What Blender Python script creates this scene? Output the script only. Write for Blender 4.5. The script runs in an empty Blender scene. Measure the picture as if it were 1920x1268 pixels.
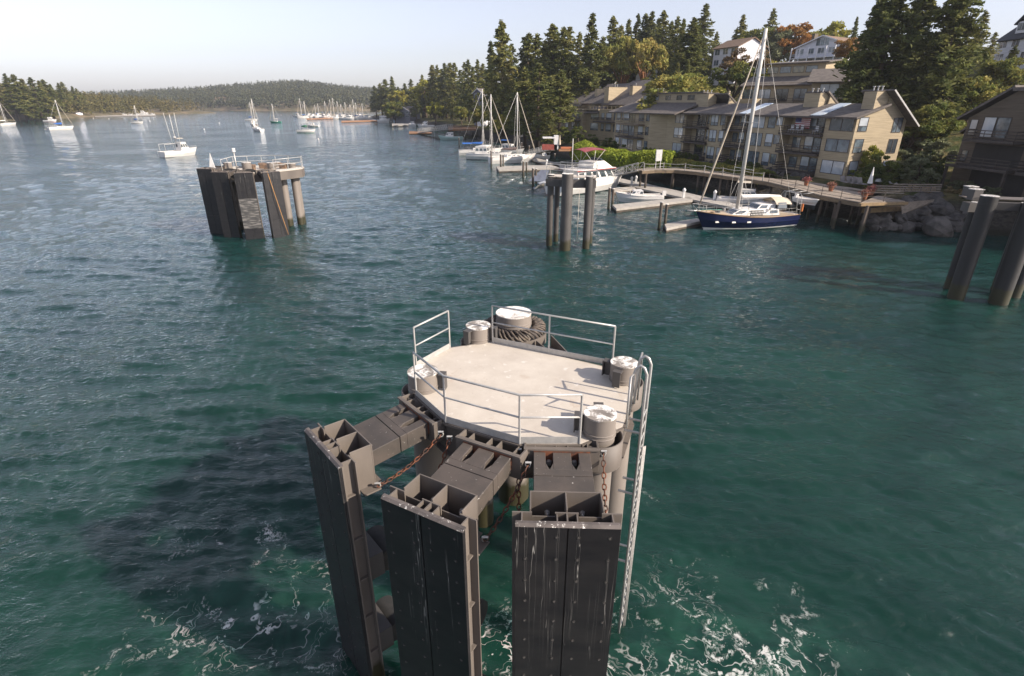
import bpy, math, random
import numpy as np
from mathutils import Vector
# ------------------------------------------------ camera, sky, sun
sc = bpy.context.scene
H = 12.4; TH = math.radians(23.3); FP = 1023.0
cd = bpy.data.cameras.new("Camera"); cam = bpy.data.objects.new("Camera", cd)
sc.collection.objects.link(cam); sc.camera = cam
cam.location = (0, 0, H); cam.rotation_euler = (math.radians(90) - TH, 0, 0)
cd.sensor_width = 36; cd.lens = 36 * FP / 1920; cd.clip_start = .05; cd.clip_end = 9000
SUN = Vector((.91, -.41, 0)).normalized() * math.cos(math.radians(31)) + Vector((0, 0, math.sin(math.radians(31))))
W = bpy.data.worlds.new("World"); sc.world = W; W.use_nodes = True
wt = W.node_tree; bg = wt.nodes["Background"]
sky = wt.nodes.new("ShaderNodeTexSky"); sky.sky_type = 'NISHITA'; sky.sun_disc = False
sky.sun_elevation = math.radians(31); sky.sun_rotation = math.atan2(SUN.x, SUN.y)
sky.altitude = 0; sky.air_density = 1.0; sky.dust_density = 1.2; sky.ozone_density = 2.0
hs_ = wt.nodes.new('ShaderNodeHueSaturation'); hs_.inputs['Saturation'].default_value = .48; wt.links.new(sky.outputs[0], hs_.inputs['Color'])
mx_ = wt.nodes.new('ShaderNodeMix'); mx_.data_type = 'RGBA'; mx_.blend_type = 'MULTIPLY'; mx_.inputs[0].default_value = 1; mx_.inputs[7].default_value = (1.01, .97, 1.05, 1); wt.links.new(hs_.outputs[0], mx_.inputs[6])
wt.links.new(mx_.outputs[2], bg.inputs[0]); bg.inputs[1].default_value = .102
sl = bpy.data.lights.new("Sun", 'SUN'); sl.energy = 4.1; sl.angle = math.radians(.5); sl.color = (1, .88, .74)
so = bpy.data.objects.new("Sun", sl); sc.collection.objects.link(so); so.rotation_euler = SUN.to_track_quat('Z', 'Y').to_euler()
sc.view_settings.view_transform = 'Standard'; sc.view_settings.look = 'None'; sc.view_settings.exposure = .92; sc.view_settings.gamma = 1
sc.cycles.max_bounces = 6; sc.cycles.diffuse_bounces = 2; sc.cycles.glossy_bounces = 3; sc.cycles.transmission_bounces = 3
sc.cycles.transparent_max_bounces = 6; sc.cycles.caustics_reflective = False; sc.cycles.caustics_refractive = False
sc.cycles.use_denoising = True; sc.cycles.volume_bounces = 0
# ------------------------------------------------ measuring helpers: photo pixel -> world point on a real plane
def ray(px, py):
    x = (px - 960) / FP; v = (634 - py) / FP
    return Vector((x, math.cos(TH) + v * math.sin(TH), -math.sin(TH) + v * math.cos(TH)))
CAM = Vector((0, 0, H))
def G(px, py, z=0.0):
    r = ray(px, py); return CAM + r * ((z - H) / r.z)
def AY(px, py, Y):
    r = ray(px, py); return CAM + r * (Y / r.y)
def PL(px, py, p0, n):
    r = ray(px, py); return CAM + r * ((Vector(p0) - CAM).dot(n) / r.dot(n))
def PXY(x, y, z):
    d = y * math.cos(TH) + (H - z) * math.sin(TH); u = (z - H) * math.cos(TH) + y * math.sin(TH)
    return 960 + x / d * FP, 634 - u / d * FP
R = random.Random(5)
RN = np.random.default_rng(7)
# ------------------------------------------------ objects
ORG = {}
def thing(name, loc, label, cat, group=None, kind=None):
    o = bpy.data.objects.new(name, None); sc.collection.objects.link(o); o.location = loc; o.empty_display_size = .3
    o['label'] = label; o['category'] = cat
    if group: o['group'] = group
    if kind: o['kind'] = kind
    ORG[o.name] = Vector(loc); return o
def tag(o, label, cat, group=None, kind=None):
    o['label'] = label; o['category'] = cat
    if group: o['group'] = group
    if kind: o['kind'] = kind
    return o
def struct(o): o['kind'] = 'structure'; return o
def copytree(o, loc, rz=0, label=None, s=1, group=None, top=True):
    c = o.copy(); sc.collection.objects.link(c)
    if top:
        c.location = loc; c.rotation_euler = (0, 0, rz); c.scale = (s, s, s) if not hasattr(s, '__len__') else s
        if label: c['label'] = label
        if group: c['group'] = group
    for ch in KIDS.get(o.name, []):
        d = copytree(ch, None, top=False); d.parent = c
    return c
KIDS = {}
class MB:
    def __init__(s): s.v = []; s.f = []; s.m = []; s.s = []; s.n = 0; s.np = []
    def add(s, vs, fs, mi=0, sm=False):
        b = s.n; s.v.extend([tuple(v) for v in vs]); s.n += len(vs)
        s.f.extend([tuple(i + b for i in f) for f in fs]); s.m.extend([mi] * len(fs)); s.s.extend([sm] * len(fs)); return s
    def quads(s, V, mi=0, sm=False):           # V: (N,4,3)
        n = len(V); V = np.asarray(V).reshape(-1, 3)
        return s.add(V.tolist(), np.arange(n * 4).reshape(-1, 4).tolist(), mi, sm)
    def hexa(s, b, t, mi=0):                   # 4 bottom pts, 4 top pts
        return s.add(list(b) + list(t), [(3, 2, 1, 0), (4, 5, 6, 7), (0, 1, 5, 4), (1, 2, 6, 5), (2, 3, 7, 6), (3, 0, 4, 7)], mi)
    def box(s, c, d, rz=0, mi=0):
        c = Vector(c); x, y, z = [k / 2 for k in d]; cr, sr = math.cos(rz), math.sin(rz)
        P = lambda a, b, e: (c.x + a * cr - b * sr, c.y + a * sr + b * cr, c.z + e)
        return s.hexa([P(-x, -y, -z), P(x, -y, -z), P(x, y, -z), P(-x, y, -z)], [P(-x, -y, z), P(x, -y, z), P(x, y, z), P(-x, y, z)], mi)
    def bb(s, x0, x1, y0, y1, z0, z1, mi=0): return s.box(((x0+x1)/2, (y0+y1)/2, (z0+z1)/2), (abs(x1-x0), abs(y1-y0), abs(z1-z0)), 0, mi)
    def beam(s, p, q, w, h, mi=0, up=(0, 0, 1)):
        p = Vector(p); q = Vector(q); d = (q - p).normalized(); u = Vector(up)
        if abs(d.dot(u)) > .99: u = Vector((0, 1, 0))
        a = d.cross(u).normalized() * w / 2; b = a.cross(d).normalized() * h / 2
        return s.hexa([p-a-b, p+a-b, q+a-b, q-a-b], [p-a+b, p+a+b, q+a+b, q-a+b], mi)
    def cyl(s, p, q, r0, r1=None, n=10, mi=0, cap=True, sm=True):
        p = Vector(p); q = Vector(q); r1 = r0 if r1 is None else r1; d = (q - p).normalized()
        a = d.orthogonal().normalized(); b = d.cross(a); V = []
        for c, r in ((p, r0), (q, r1)):
            for i in range(n):
                t = 2 * math.pi * i / n; V.append(c + a * math.cos(t) * r + b * math.sin(t) * r)
        s.add(V, [(i, (i+1) % n, n + (i+1) % n, n + i) for i in range(n)], mi, sm)
        if cap: s.add(V, [tuple(range(n))[::-1], tuple(range(n, 2*n))], mi)
        return s
    def tube(s, pts, r, n=6, mi=0, closed=False, sm=True):
        pts = [Vector(p) for p in pts]; m = len(pts); V = []; a = None
        rr = r if hasattr(r, '__len__') else [r] * m
        for i, p in enumerate(pts):
            d = (pts[(i+1) % m] - pts[i-1]) if closed else (pts[min(i+1, m-1)] - pts[max(i-1, 0)])
            d = d.normalized() if d.length > 1e-9 else Vector((0, 0, 1))
            a = d.orthogonal().normalized() if a is None else (a - d * a.dot(d)).normalized()
            b = d.cross(a)
            for k in range(n):
                t = 2 * math.pi * k / n; V.append(p + (a * math.cos(t) + b * math.sin(t)) * rr[i])
        F = []
        for i in range(m if closed else m - 1):
            j = (i + 1) % m
            for k in range(n): F.append((i*n+k, i*n+(k+1) % n, j*n+(k+1) % n, j*n+k))
        if not closed: F += [tuple(range(n))[::-1], tuple(range((m-1)*n, m*n))]
        return s.add(V, F, mi, sm)
    def prism(s, P, z0, z1, mi=0, mt=None):
        n = len(P); V = [(p[0], p[1], z0) for p in P] + [(p[0], p[1], z1) for p in P]
        s.add(V, [(i, (i+1) % n, n+(i+1) % n, n+i) for i in range(n)] + [tuple(range(n))[::-1]], mi)
        return s.add([(p[0], p[1], z1) for p in P], [tuple(range(n))], mi if mt is None else mt)
    def slab(s, P, t, mi=0):                   # polygon (3d points) thickened downward by t
        n = len(P); V = [Vector(p) for p in P] + [Vector(p) - Vector((0, 0, t)) for p in P]
        return s.add(V, [tuple(range(n)), tuple(range(n, 2*n))[::-1]] + [(i, n+i, n+(i+1) % n, (i+1) % n) for i in range(n)], mi)
    def thick(s, P, n, t, mi=0):               # polygon thickened along n
        n = Vector(n).normalized() * t; m = len(P); V = [Vector(p) for p in P] + [Vector(p) - n for p in P]
        return s.add(V, [tuple(range(m)), tuple(range(m, 2*m))[::-1]] + [(i, m+i, m+(i+1) % m, (i+1) % m) for i in range(m)], mi)
    def grid(s, rows, mi=0, sm=True, closed=False):
        nr = len(rows); nc = len(rows[0]); V = [p for r in rows for p in r]
        F = [(i*nc+j, i*nc+(j+1) % nc, (i+1)*nc+(j+1) % nc, (i+1)*nc+j) for i in range(nr-1) for j in range(nc if closed else nc-1)]
        return s.add(V, F, mi, sm)
    def xf(s, i0, org, rz, sc_=1.0):           # transform verts from index i0: rotate rz about z and move to org
        c, k = math.cos(rz), math.sin(rz)
        for i in range(i0, s.n):
            x, y, z = s.v[i]; s.v[i] = (org[0] + (x*c - y*k)*sc_, org[1] + (x*k + y*c)*sc_, org[2] + z*sc_)
        return s
    def build(s, name, mats, parent=None, label=None, bev=0):
        if not isinstance(mats, (list, tuple)): mats = [mats]
        off = Vector((0, 0, 0))
        if parent is not None: off = ORG[parent.name]
        me = bpy.data.meshes.new(name)
        V = np.array(s.v, dtype=np.float64).reshape(-1, 3) - np.array(off)
        me.from_pydata(V.tolist(), [], s.f)
        for m in mats: me.materials.append(m)
        me.polygons.foreach_set('material_index', s.m); me.polygons.foreach_set('use_smooth', s.s); me.update()
        o = bpy.data.objects.new(name, me); sc.collection.objects.link(o)
        if parent is not None: o.parent = parent; KIDS.setdefault(parent.name, []).append(o)
        ORG[o.name] = off
        if label: o['label'] = label
        if bev:
            b = o.modifiers.new("bevel", 'BEVEL'); b.width = bev; b.segments = 1; b.limit_method = 'ANGLE'
        return o
# ------------------------------------------------ materials
def nd(t, k, **kw):
    n = t.nodes.new(k)
    for a, b in kw.items():
        if a.startswith('i_'):
            key = a[2:]; n.inputs[int(key) if key.isdigit() else key.replace('_', ' ')].default_value = b
        else: setattr(n, a, b)
    return n
def lk(t, a, b): t.links.new(a, b)
MATS = {}
def newmat(name):
    m = bpy.data.materials.new(name); m.use_nodes = True; t = m.node_tree
    return m, t, t.nodes['Principled BSDF']
def rampn(t, src, stops):
    r = nd(t, 'ShaderNodeValToRGB'); e = r.color_ramp.elements
    while len(e) < len(stops): e.new(.5)
    for el, (p, c) in zip(e, stops):
        el.position = p; el.color = (*c, 1) if hasattr(c, '__len__') else (c, c, c, 1)
    if src is not None: lk(t, src, r.inputs[0])
    return r
def mixc(t, fac, a, b, mode='MIX'):
    m = nd(t, 'ShaderNodeMix', data_type='RGBA', blend_type=mode)
    for sck, val in ((m.inputs[0], fac), (m.inputs[6], a), (m.inputs[7], b)):
        if hasattr(val, 'is_linked') or hasattr(val, 'links'): lk(t, val, sck)
        elif hasattr(val, '__len__'): sck.default_value = (*val, 1) if len(val) == 3 else val
        else: sck.default_value = val
    return m.outputs[2]
def mapr(t, src, a, b, c=0, d=1):
    m = nd(t, 'ShaderNodeMapRange'); lk(t, src, m.inputs[0])
    for i, v in zip((1, 2, 3, 4), (a, b, c, d)): m.inputs[i].default_value = v
    return m.outputs[0]
def noise(t, vec, scale, detail=3, rough=.5, dist=0):
    n = nd(t, 'ShaderNodeTexNoise'); n.inputs['Scale'].default_value = scale; n.inputs['Detail'].default_value = detail
    n.inputs['Roughness'].default_value = rough; n.inputs['Distortion'].default_value = dist
    if vec is not None: lk(t, vec, n.inputs['Vector'])
    return n
def mapping(t, src, scale=(1, 1, 1), rot=(0, 0, 0)):
    m = nd(t, 'ShaderNodeMapping'); lk(t, src, m.inputs[0]); m.inputs['Scale'].default_value = scale; m.inputs['Rotation'].default_value = rot
    return m.outputs[0]
def mat(name, c, c2=None, scale=3., rough=.6, bump=0., bscale=None, metal=0., lo=.4, hi=.65, st=(1, 1, 1), spec=None, rnd=0., obj=False):
    if name in MATS: return MATS[name]
    m, t, p = newmat(name); p.inputs['Roughness'].default_value = rough; p.inputs['Metallic'].default_value = metal
    if spec is not None: p.inputs['Specular IOR Level'].default_value = spec
    c2 = c2 or tuple(k * .72 for k in c)
    if obj: g = nd(t, 'ShaderNodeTexCoord').outputs['Object']
    else: g = nd(t, 'ShaderNodeNewGeometry').outputs['Position']
    v = mapping(t, g, st)
    n = noise(t, v, scale, 5, .6)
    f = mapr(t, n.outputs[0], lo, hi)
    col = mixc(t, f, c, c2)
    if rnd:
        oi = nd(t, 'ShaderNodeObjectInfo'); hs = nd(t, 'ShaderNodeHueSaturation'); lk(t, col, hs.inputs['Color'])
        lk(t, mapr(t, oi.outputs['Random'], 0, 1, 1 - rnd, 1 + rnd), hs.inputs['Value'])
        lk(t, mapr(t, oi.outputs['Random'], 0, 1, .5 + rnd * .06, .5 - rnd * .07), hs.inputs['Hue']); col = hs.outputs[0]
    lk(t, col, p.inputs['Base Color'])
    if bump:
        b = nd(t, 'ShaderNodeBump'); b.inputs['Strength'].default_value = min(1, bump * 10); b.inputs['Distance'].default_value = bump
        n2 = noise(t, v, bscale or scale * 4, 4, .6); lk(t, n2.outputs[0], b.inputs['Height']); lk(t, b.outputs[0], p.inputs['Normal'])
    MATS[name] = m; return m
# ------------------------------------------------ shoreline and terrain
SHORE = [(240, -80), (120, 0), (72, 42), (53, 54), (46, 57.5), (41, 60), (38, 66), (33, 77), (26, 93.7), (22.6, 109), (17, 127), (11, 148), (0, 185),
         (-17, 238), (-40, 315), (-86, 430), (-127, 520), (-131, 560), (-60, 700), (60, 900)]
def sdist(x, y, P=SHORE):
    x = np.atleast_1d(np.asarray(x, float)); y = np.atleast_1d(np.asarray(y, float)); best = np.full(x.shape, 1e9); sg = np.ones(x.shape)
    for (ax, ay), (bx, by) in zip(P[:-1], P[1:]):
        dx, dy = bx-ax, by-ay; t = np.clip(((x-ax)*dx + (y-ay)*dy) / (dx*dx+dy*dy), 0, 1)
        ex, ey = x-ax-t*dx, y-ay-t*dy; d = np.hypot(ex, ey); cr = dx*(y-ay) - dy*(x-ax)
        up = d < best - 1e-6; best = np.where(up, d, best); sg = np.where(up, np.where(cr < 0, 1, -1), sg)
    return best * sg
def vnoise(x, y, s, seed=0):
    r = np.random.default_rng(seed); T = r.random((64, 64)); x = np.asarray(x)/s; y = np.asarray(y)/s
    i = np.floor(x).astype(int); j = np.floor(y).astype(int); u = x-i; v = y-j; u = u*u*(3-2*u); v = v*v*(3-2*v)
    g = lambda a, b: T[a % 64, b % 64]
    return (g(i, j)*(1-u)+g(i+1, j)*u)*(1-v) + (g(i, j+1)*(1-u)+g(i+1, j+1)*u)*v
def gh(x, y, bumps=True):
    d = sdist(x, y); yy = np.atleast_1d(np.asarray(y, float))
    h = np.interp(d, [-12, 0, 3, 6, 20, 32, 46, 65, 95, 150, 260], [-3, 0, 1.7, 2.9, 3.1, 8.0, 14.5, 20.5, 24, 27, 28])
    k = np.interp(yy, [0, 100, 155, 230, 330, 520, 700], [.72, .74, 1, .75, .5, .4, .3])
    k = np.where(h > 3, k, 1); h = np.where(h > 3, 3 + (h-3)*k, h)
    if bumps: h = h + (vnoise(x, y, 9, 3)-.5)*np.clip(d-22, 0, 20)/20*1.6
    return h
def gz(x, y): return float(gh(x, y)[0])
def heightmesh(name, xs, ys, fn, m):
    X, Y = np.meshgrid(xs, ys); Z = fn(X.ravel(), Y.ravel()); V = np.stack([X.ravel(), Y.ravel(), Z], 1)
    nx, ny = len(xs), len(ys); i = np.arange((nx)*(ny)).reshape(ny, nx)
    F = np.stack([i[:-1, :-1], i[:-1, 1:], i[1:, 1:], i[1:, :-1]], -1).reshape(-1, 4)
    keep = (V[F][:, :, 2].max(1) > -1.5); F = F[keep]
    me = bpy.data.meshes.new(name); me.from_pydata(V.tolist(), [], F.tolist()); me.materials.append(m)
    me.polygons.foreach_set('use_smooth', [True]*len(me.polygons)); me.update()
    o = bpy.data.objects.new(name, me); sc.collection.objects.link(o); return struct(o)
# ground material: bank rock low, grass and dry grass higher
m, t, p = newmat("ground"); g = nd(t, 'ShaderNodeNewGeometry').outputs['Position']; sx = nd(t, 'ShaderNodeSeparateXYZ'); lk(t, g, sx.inputs[0])
n1 = noise(t, g, .35, 5, .6); n2 = noise(t, g, 2.5, 5, .65)
gr = mixc(t, mapr(t, n1.outputs[0], .42, .58), (.045, .062, .018), (.15, .125, .055))
gr = mixc(t, mapr(t, n2.outputs[0], .5, .75), gr, (.03, .032, .015))
rk = mixc(t, mapr(t, n2.outputs[0], .35, .65), (.085, .075, .06), (.022, .02, .018))
col = mixc(t, mapr(t, sx.outputs[2], 2.0, 2.9), rk, gr); col = mixc(t, mapr(t, sx.outputs[2], .25, .7), (.02, .02, .013), col)
lk(t, col, p.inputs['Base Color']); p.inputs['Roughness'].default_value = .95; p.inputs['Specular IOR Level'].default_value = .15
b = nd(t, 'ShaderNodeBump'); b.inputs['Strength'].default_value = 1; b.inputs['Distance'].default_value = .25; lk(t, n2.outputs[0], b.inputs['Height']); lk(t, b.outputs[0], p.inputs['Normal'])
MATS['ground'] = m
heightmesh("hillside", np.arange(-150, 300, 2.5), np.arange(-20, 700, 2.5), gh, m)
# left headland and far hill
LSH = [(-900, 330), (-640, 380), (-470, 405), (-405, 425), (-385, 455), (-400, 540), (-420, 620), (-425, 700), (-405, 760), (-395, 790), (-420, 830), (-560, 900), (-900, 1000)]
def lh(x, y):
    d = sdist(x, y, LSH) * -1
    # land is to the left of the line, so distance flips sign
    top = np.interp(np.asarray(y), [380, 450, 520, 600, 680, 760, 800], [26, 26, 24, 18, 12, 7, 3])
    prof = np.interp(d, [-10, 0, 5, 12, 40, 90, 200], [-3, 0, 1.6, 2.5, 10, 20, 26]) / 26
    return np.where(d > 5, 1.6 + prof * top, np.interp(d, [-10, 0, 5], [-3, 0, 1.6])) + (vnoise(x, y, 14, 9)-.5)*np.clip(d/20, 0, 1)*2
def fh(x, y):
    x = np.asarray(x, float); y = np.asarray(y, float); sy = 1085 + 55*np.sin(x/170.) + (vnoise(x, y*0, 60, 5)-.5)*60
    d = y - sy; px = 960 + x / (y*math.cos(TH)+4.9) * FP
    top = np.interp(px, [60, 160, 250, 330, 420, 480, 530, 580, 640, 700, 760, 900], [18, 22, 27, 33, 40, 45, 50, 47, 36, 30, 26, 20])
    return np.interp(d, [-20, 0, 12, 60, 200, 420, 800], [-3, 0, .10, .26, .62, 1, .9]) * np.where(d > 0, top, 1) * np.where(d > 0, 1, 1) + np.where(d > 0, np.minimum(d, 5)*.25, 0)
lm = mat('headland_soil', (.19, .145, .09), (.09, .08, .04), .08, .95, lo=.35, hi=.6)
heightmesh("headland_hill", np.arange(-760, -360, 5.), np.arange(330, 900, 5.), lh, lm)
heightmesh("far_hill", np.arange(-1150, 60, 12.), np.arange(960, 1700, 10.), fh, lm)
# ------------------------------------------------ water
def waves(x, y, step):
    r = np.random.default_rng(11); z = np.zeros_like(x)
    for k in range(80):
        lam = .3 * 1.055 ** k if k < 55 else r.uniform(1.0, 9)
        th = math.radians(r.normal(248, 30)); a = .0085 * lam ** .9 if lam < 1.3 else .0060 * lam ** .3
        kx, ky = math.cos(th)*2*math.pi/lam, math.sin(th)*2*math.pi/lam
        fade = np.clip((lam / (2.4*step) - .6) * 2, 0, 1)
        warp = (vnoise(x, y, lam*5, k)-.5)*5
        z += a * fade * np.sin(kx*x + ky*y + r.uniform(0, 6.28) + warp) * (.35+1.3*vnoise(x+k*7, y, lam*4+3, k+40))
    calm = 1 - .6*np.clip((y-120)/260, 0, 1)
    return z * calm
def build_water():
    ang = np.radians(np.concatenate([np.linspace(-85, -50, 20), np.linspace(-49.9, 49.9, 620), np.linspace(50, 85, 20)]))
    rad = [2.0]
    while rad[-1] < 60: rad.append(rad[-1] * 1.0065 + .004)
    g_ = 1.0065
    while rad[-1] < 6000:
        g_ = min(1.035, g_ + .00008); rad.append(rad[-1] * g_)
    rad = np.array(rad); A, Rr = np.meshgrid(ang, rad); X = Rr*np.sin(A); Y = Rr*np.cos(A)
    st = np.maximum(np.gradient(rad)[:, None]*np.ones_like(A), Rr*.0029)
    Z = waves(X, Y, st); V = np.stack([X.ravel(), Y.ravel(), Z.ravel()], 1)
    ny, nx = X.shape; i = np.arange(ny*nx).reshape(ny, nx); F = np.stack([i[:-1, :-1], i[:-1, 1:], i[1:, 1:], i[1:, :-1]], -1).reshape(-1, 4)
    me = bpy.data.meshes.new("water")
    me.vertices.add(len(V)); me.vertices.foreach_set('co', V.astype(np.float32).ravel())
    me.loops.add(F.size); me.loops.foreach_set('vertex_index', F.ravel().astype(np.int32))
    me.polygons.add(len(F)); me.polygons.foreach_set('loop_start', np.arange(0, F.size, 4, dtype=np.int32)); me.polygons.foreach_set('loop_total', np.full(len(F), 4, np.int32))
    me.update(calc_edges=True); me.polygons.foreach_set('use_smooth', [True]*len(F))
    m, t, p = newmat("water"); g = nd(t, 'ShaderNodeNewGeometry').outputs['Position']
    sp = nd(t, 'ShaderNodeSeparateXYZ'); lk(t, g, sp.inputs[0])
    base = mixc(t, mapr(t, noise(t, g, .12, 4, .6, 1).outputs[0], .35, .65), (.004, .023, .0175), (.008, .038, .027))
    base = mixc(t, mapr(t, sp.outputs[1], 20, 90), base, (.005, .034, .036))
    # foam: thin broken filaments where the prop wash swirls round the dolphin
    dv = noise(t, g, .45, 4, .6, 0); wv = nd(t, 'ShaderNodeVectorMath', operation='MULTIPLY_ADD'); lk(t, dv.outputs['Color'], wv.inputs[0])
    wv.inputs[1].default_value = (3.2, 3.2, 0); lk(t, g, wv.inputs[2])
    f1 = noise(t, wv.outputs[0], .55, 2, .5, .6); f2 = noise(t, wv.outputs[0], 1.5, 6, .7, .8); f3 = noise(t, g, 9, 3, .7, .6)
    def band(o, c, w):
        a = nd(t, 'ShaderNodeMath', operation='SUBTRACT'); lk(t, o, a.inputs[0]); a.inputs[1].default_value = c
        a2 = nd(t, 'ShaderNodeMath', operation='ABSOLUTE'); lk(t, a.outputs[0], a2.inputs[0]); return mapr(t, a2.outputs[0], w, 0)
    def mul(a, b_):
        k = nd(t, 'ShaderNodeMath', operation='MULTIPLY')
        for i_, q in enumerate((a, b_)):
            if isinstance(q, (int, float)): k.inputs[i_].default_value = q
            else: lk(t, q, k.inputs[i_])
        return k.outputs[0]
    def mx(a, b_, op='MAXIMUM'):
        k = nd(t, 'ShaderNodeMath', operation=op); lk(t, a, k.inputs[0]); lk(t, b_, k.inputs[1]); return k.outputs[0]
    fil = mul(band(f1.outputs[0], .5, .06), mapr(t, f2.outputs[0], .45, .60))
    fil = mul(fil, mapr(t, f3.outputs[0], .42, .55))
    speck = mul(mapr(t, noise(t, g, 14, 2, .5).outputs[0], .68, .74), mapr(t, f2.outputs[0], .52, .62))
    lace = mul(mul(band(noise(t, wv.outputs[0], 1.1, 3, .55, 1.2).outputs[0], .5, .028), mapr(t, f1.outputs[0], .38, .62)), .55)
    foam = mx(mx(fil, speck), lace)
    # where the wash lies: distance from three churned patches
    mask = None
    for (cx, cy, r0, r1, k_) in ((.2, 8.2, 1.2, 4.2, 1.0), (4.6, 8.0, .8, 5.6, .85), (-6.3, 9.6, .8, 5.6, .72), (9.5, 4.0, 1, 6, .8), (-8.5, 12.5, .3, 3.4, .5), (3.6, 15.5, .3, 3.0, .35)):
        vd = nd(t, 'ShaderNodeVectorMath', operation='DISTANCE'); lk(t, g, vd.inputs[0]); vd.inputs[1].default_value = (cx, cy, 0)
        q = mapr(t, vd.outputs['Value'], r1, r0, 0, k_); mask = q if mask is None else mx(mask, q)
    mnoise = mapr(t, noise(t, g, .5, 3, .5).outputs[0], .3, .6)
    foam = mapr(t, mul(mul(foam, mask), mnoise), .06, .42)
    fo = nd(t, 'ShaderNodeMath', operation='MINIMUM'); lk(t, foam, fo.inputs[0]); fo.inputs[1].default_value = .85
    col = mixc(t, fo.outputs[0], base, (.62, .62, .6))
    milk = mul(mapr(t, noise(t, g, .6, 4, .6, .8).outputs[0], .42, .66), mask)
    base2 = mixc(t, mul(milk, .6), base, (.03, .11, .075)); col = mixc(t, fo.outputs[0], base2, (.60, .60, .58))
    bm = nd(t, 'ShaderNodeBump'); bm.inputs['Strength'].default_value = 1.
    w1 = noise(t, mapping(t, g, (1, 2.0, 1), (0, 0, .35)), 1.9, 6, .64, .35); w2 = noise(t, mapping(t, g, (1, 1.8, 1), (0, 0, -.3)), 6, 3, .6, .5)
    w3_ = noise(t, mapping(t, g, (.6, 1.8, 1), (0, 0, .1)), .5, 4, .6, .3)
    hh = mx(mul(w1.outputs[0], 1.), mul(w2.outputs[0], .20), 'ADD'); hh = mx(hh, mul(mul(w3_.outputs[0], mapr(t, sp.outputs[1], 30, 140, .25, 1.)), 2.2), 'ADD')
    amp = mul(mapr(t, sp.outputs[1], 30, 420, .085, .055), mapr(t, noise(t, g, .035, 3, .5).outputs[0], .3, .7, .5, 1.25))
    lk(t, amp, bm.inputs['Distance']); lk(t, hh, bm.inputs['Height'])
    # body colour scattered back from below is not shaped by the ripples; the mirror layer above it is
    df = nd(t, 'ShaderNodeSubsurfaceScattering', falloff='BURLEY'); lk(t, col, df.inputs['Color']); df.inputs['Radius'].default_value = (.3, .9, .75); df.inputs['Scale'].default_value = 1.0; cn = nd(t, 'ShaderNodeCombineXYZ'); cn.inputs[2].default_value = 1
    nm = nd(t, 'ShaderNodeVectorMath', operation='MULTIPLY_ADD'); gn = nd(t, 'ShaderNodeNewGeometry'); lk(t, gn.outputs['Normal'], nm.inputs[0]); nm.inputs[1].default_value = (.25, .25, .25); nm.inputs[2].default_value = (0, 0, .75); lk(t, nm.outputs[0], df.inputs['Normal'])
    gl = nd(t, 'ShaderNodeBsdfGlossy'); gl.inputs['Roughness'].default_value = .03; gl.inputs['Color'].default_value = (.95, .97, 1, 1); lk(t, bm.outputs[0], gl.inputs['Normal'])
    fr = nd(t, 'ShaderNodeFresnel'); fr.inputs['IOR'].default_value = 1.333; lk(t, bm.outputs[0], fr.inputs['Normal'])
    nf = nd(t, 'ShaderNodeMath', operation='SUBTRACT'); nf.inputs[0].default_value = 1; lk(t, fo.outputs[0], nf.inputs[1])
    ms = nd(t, 'ShaderNodeMixShader'); lk(t, mul(fr.outputs[0], nf.outputs[0]), ms.inputs[0]); lk(t, df.outputs[0], ms.inputs[1]); lk(t, gl.outputs[0], ms.inputs[2])
    out = [k for k in t.nodes if k.type == 'OUTPUT_MATERIAL'][0]; t.nodes.remove(p); lk(t, ms.outputs[0], out.inputs[0])
    me.materials.append(m); o = bpy.data.objects.new("water", me); sc.collection.objects.link(o); struct(o)
build_water()
# ------------------------------------------------ shared materials for steel marine work
def pilemat(name, c, c2, lowc=(.030, .027, .010)):
    m = mat(name, c, c2, 1.2, .6, .004, lo=.35, hi=.7, st=(1, 1, .35)); t = m.node_tree; p = t.nodes['Principled BSDF']
    old = p.inputs['Base Color'].links[0].from_socket; g = nd(t, 'ShaderNodeNewGeometry').outputs['Position']; sp = nd(t, 'ShaderNodeSeparateXYZ'); lk(t, g, sp.inputs[0])
    n = noise(t, g, 2.0, 4, .6); a = nd(t, 'ShaderNodeMath', operation='MULTIPLY_ADD'); lk(t, n.outputs[0], a.inputs[0]); a.inputs[1].default_value = -.9; lk(t, sp.outputs[2], a.inputs[2])
    c3 = mixc(t, mapr(t, a.outputs[0], .28, .62), lowc, old); lk(t, c3, p.inputs['Base Color']); return m
STEEL = pilemat('painted_steel', (.15, .128, .11), (.10, .086, .075))
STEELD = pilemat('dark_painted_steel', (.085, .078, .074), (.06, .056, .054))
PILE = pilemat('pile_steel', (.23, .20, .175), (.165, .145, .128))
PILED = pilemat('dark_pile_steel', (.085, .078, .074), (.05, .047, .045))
GALV = mat('galvanised', (.50, .49, .47), (.38, .38, .37), 8, .42, metal=.35, lo=.3, hi=.7)
CHAIN = mat('rusty_chain', (.20, .065, .028), (.06, .034, .026), 6, .75, lo=.35, hi=.6)
BLK = mat('black_rubber', (.02, .02, .02), (.035, .033, .03), 4, .7)
def guano(name, c, c2, thr=(.46, .56), sc_=4.2):
    m = mat(name, c, c2, 2.0, .6); t = m.node_tree; p = t.nodes['Principled BSDF']; old = p.inputs['Base Color'].links[0].from_socket
    g = nd(t, 'ShaderNodeNewGeometry').outputs['Position']; n = noise(t, g, sc_, 7, .72, .4)
    lk(t, mixc(t, mapr(t, n.outputs[0], *thr), old, (.78, .75, .70)), p.inputs['Base Color']); return m
CAPM = guano('guano_cap', (.26, .23, .20), (.17, .15, .13))
CAPF = guano('guano_far_cap', (.40, .37, .33), (.3, .27, .24), (.40, .5), 2.5)
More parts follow.
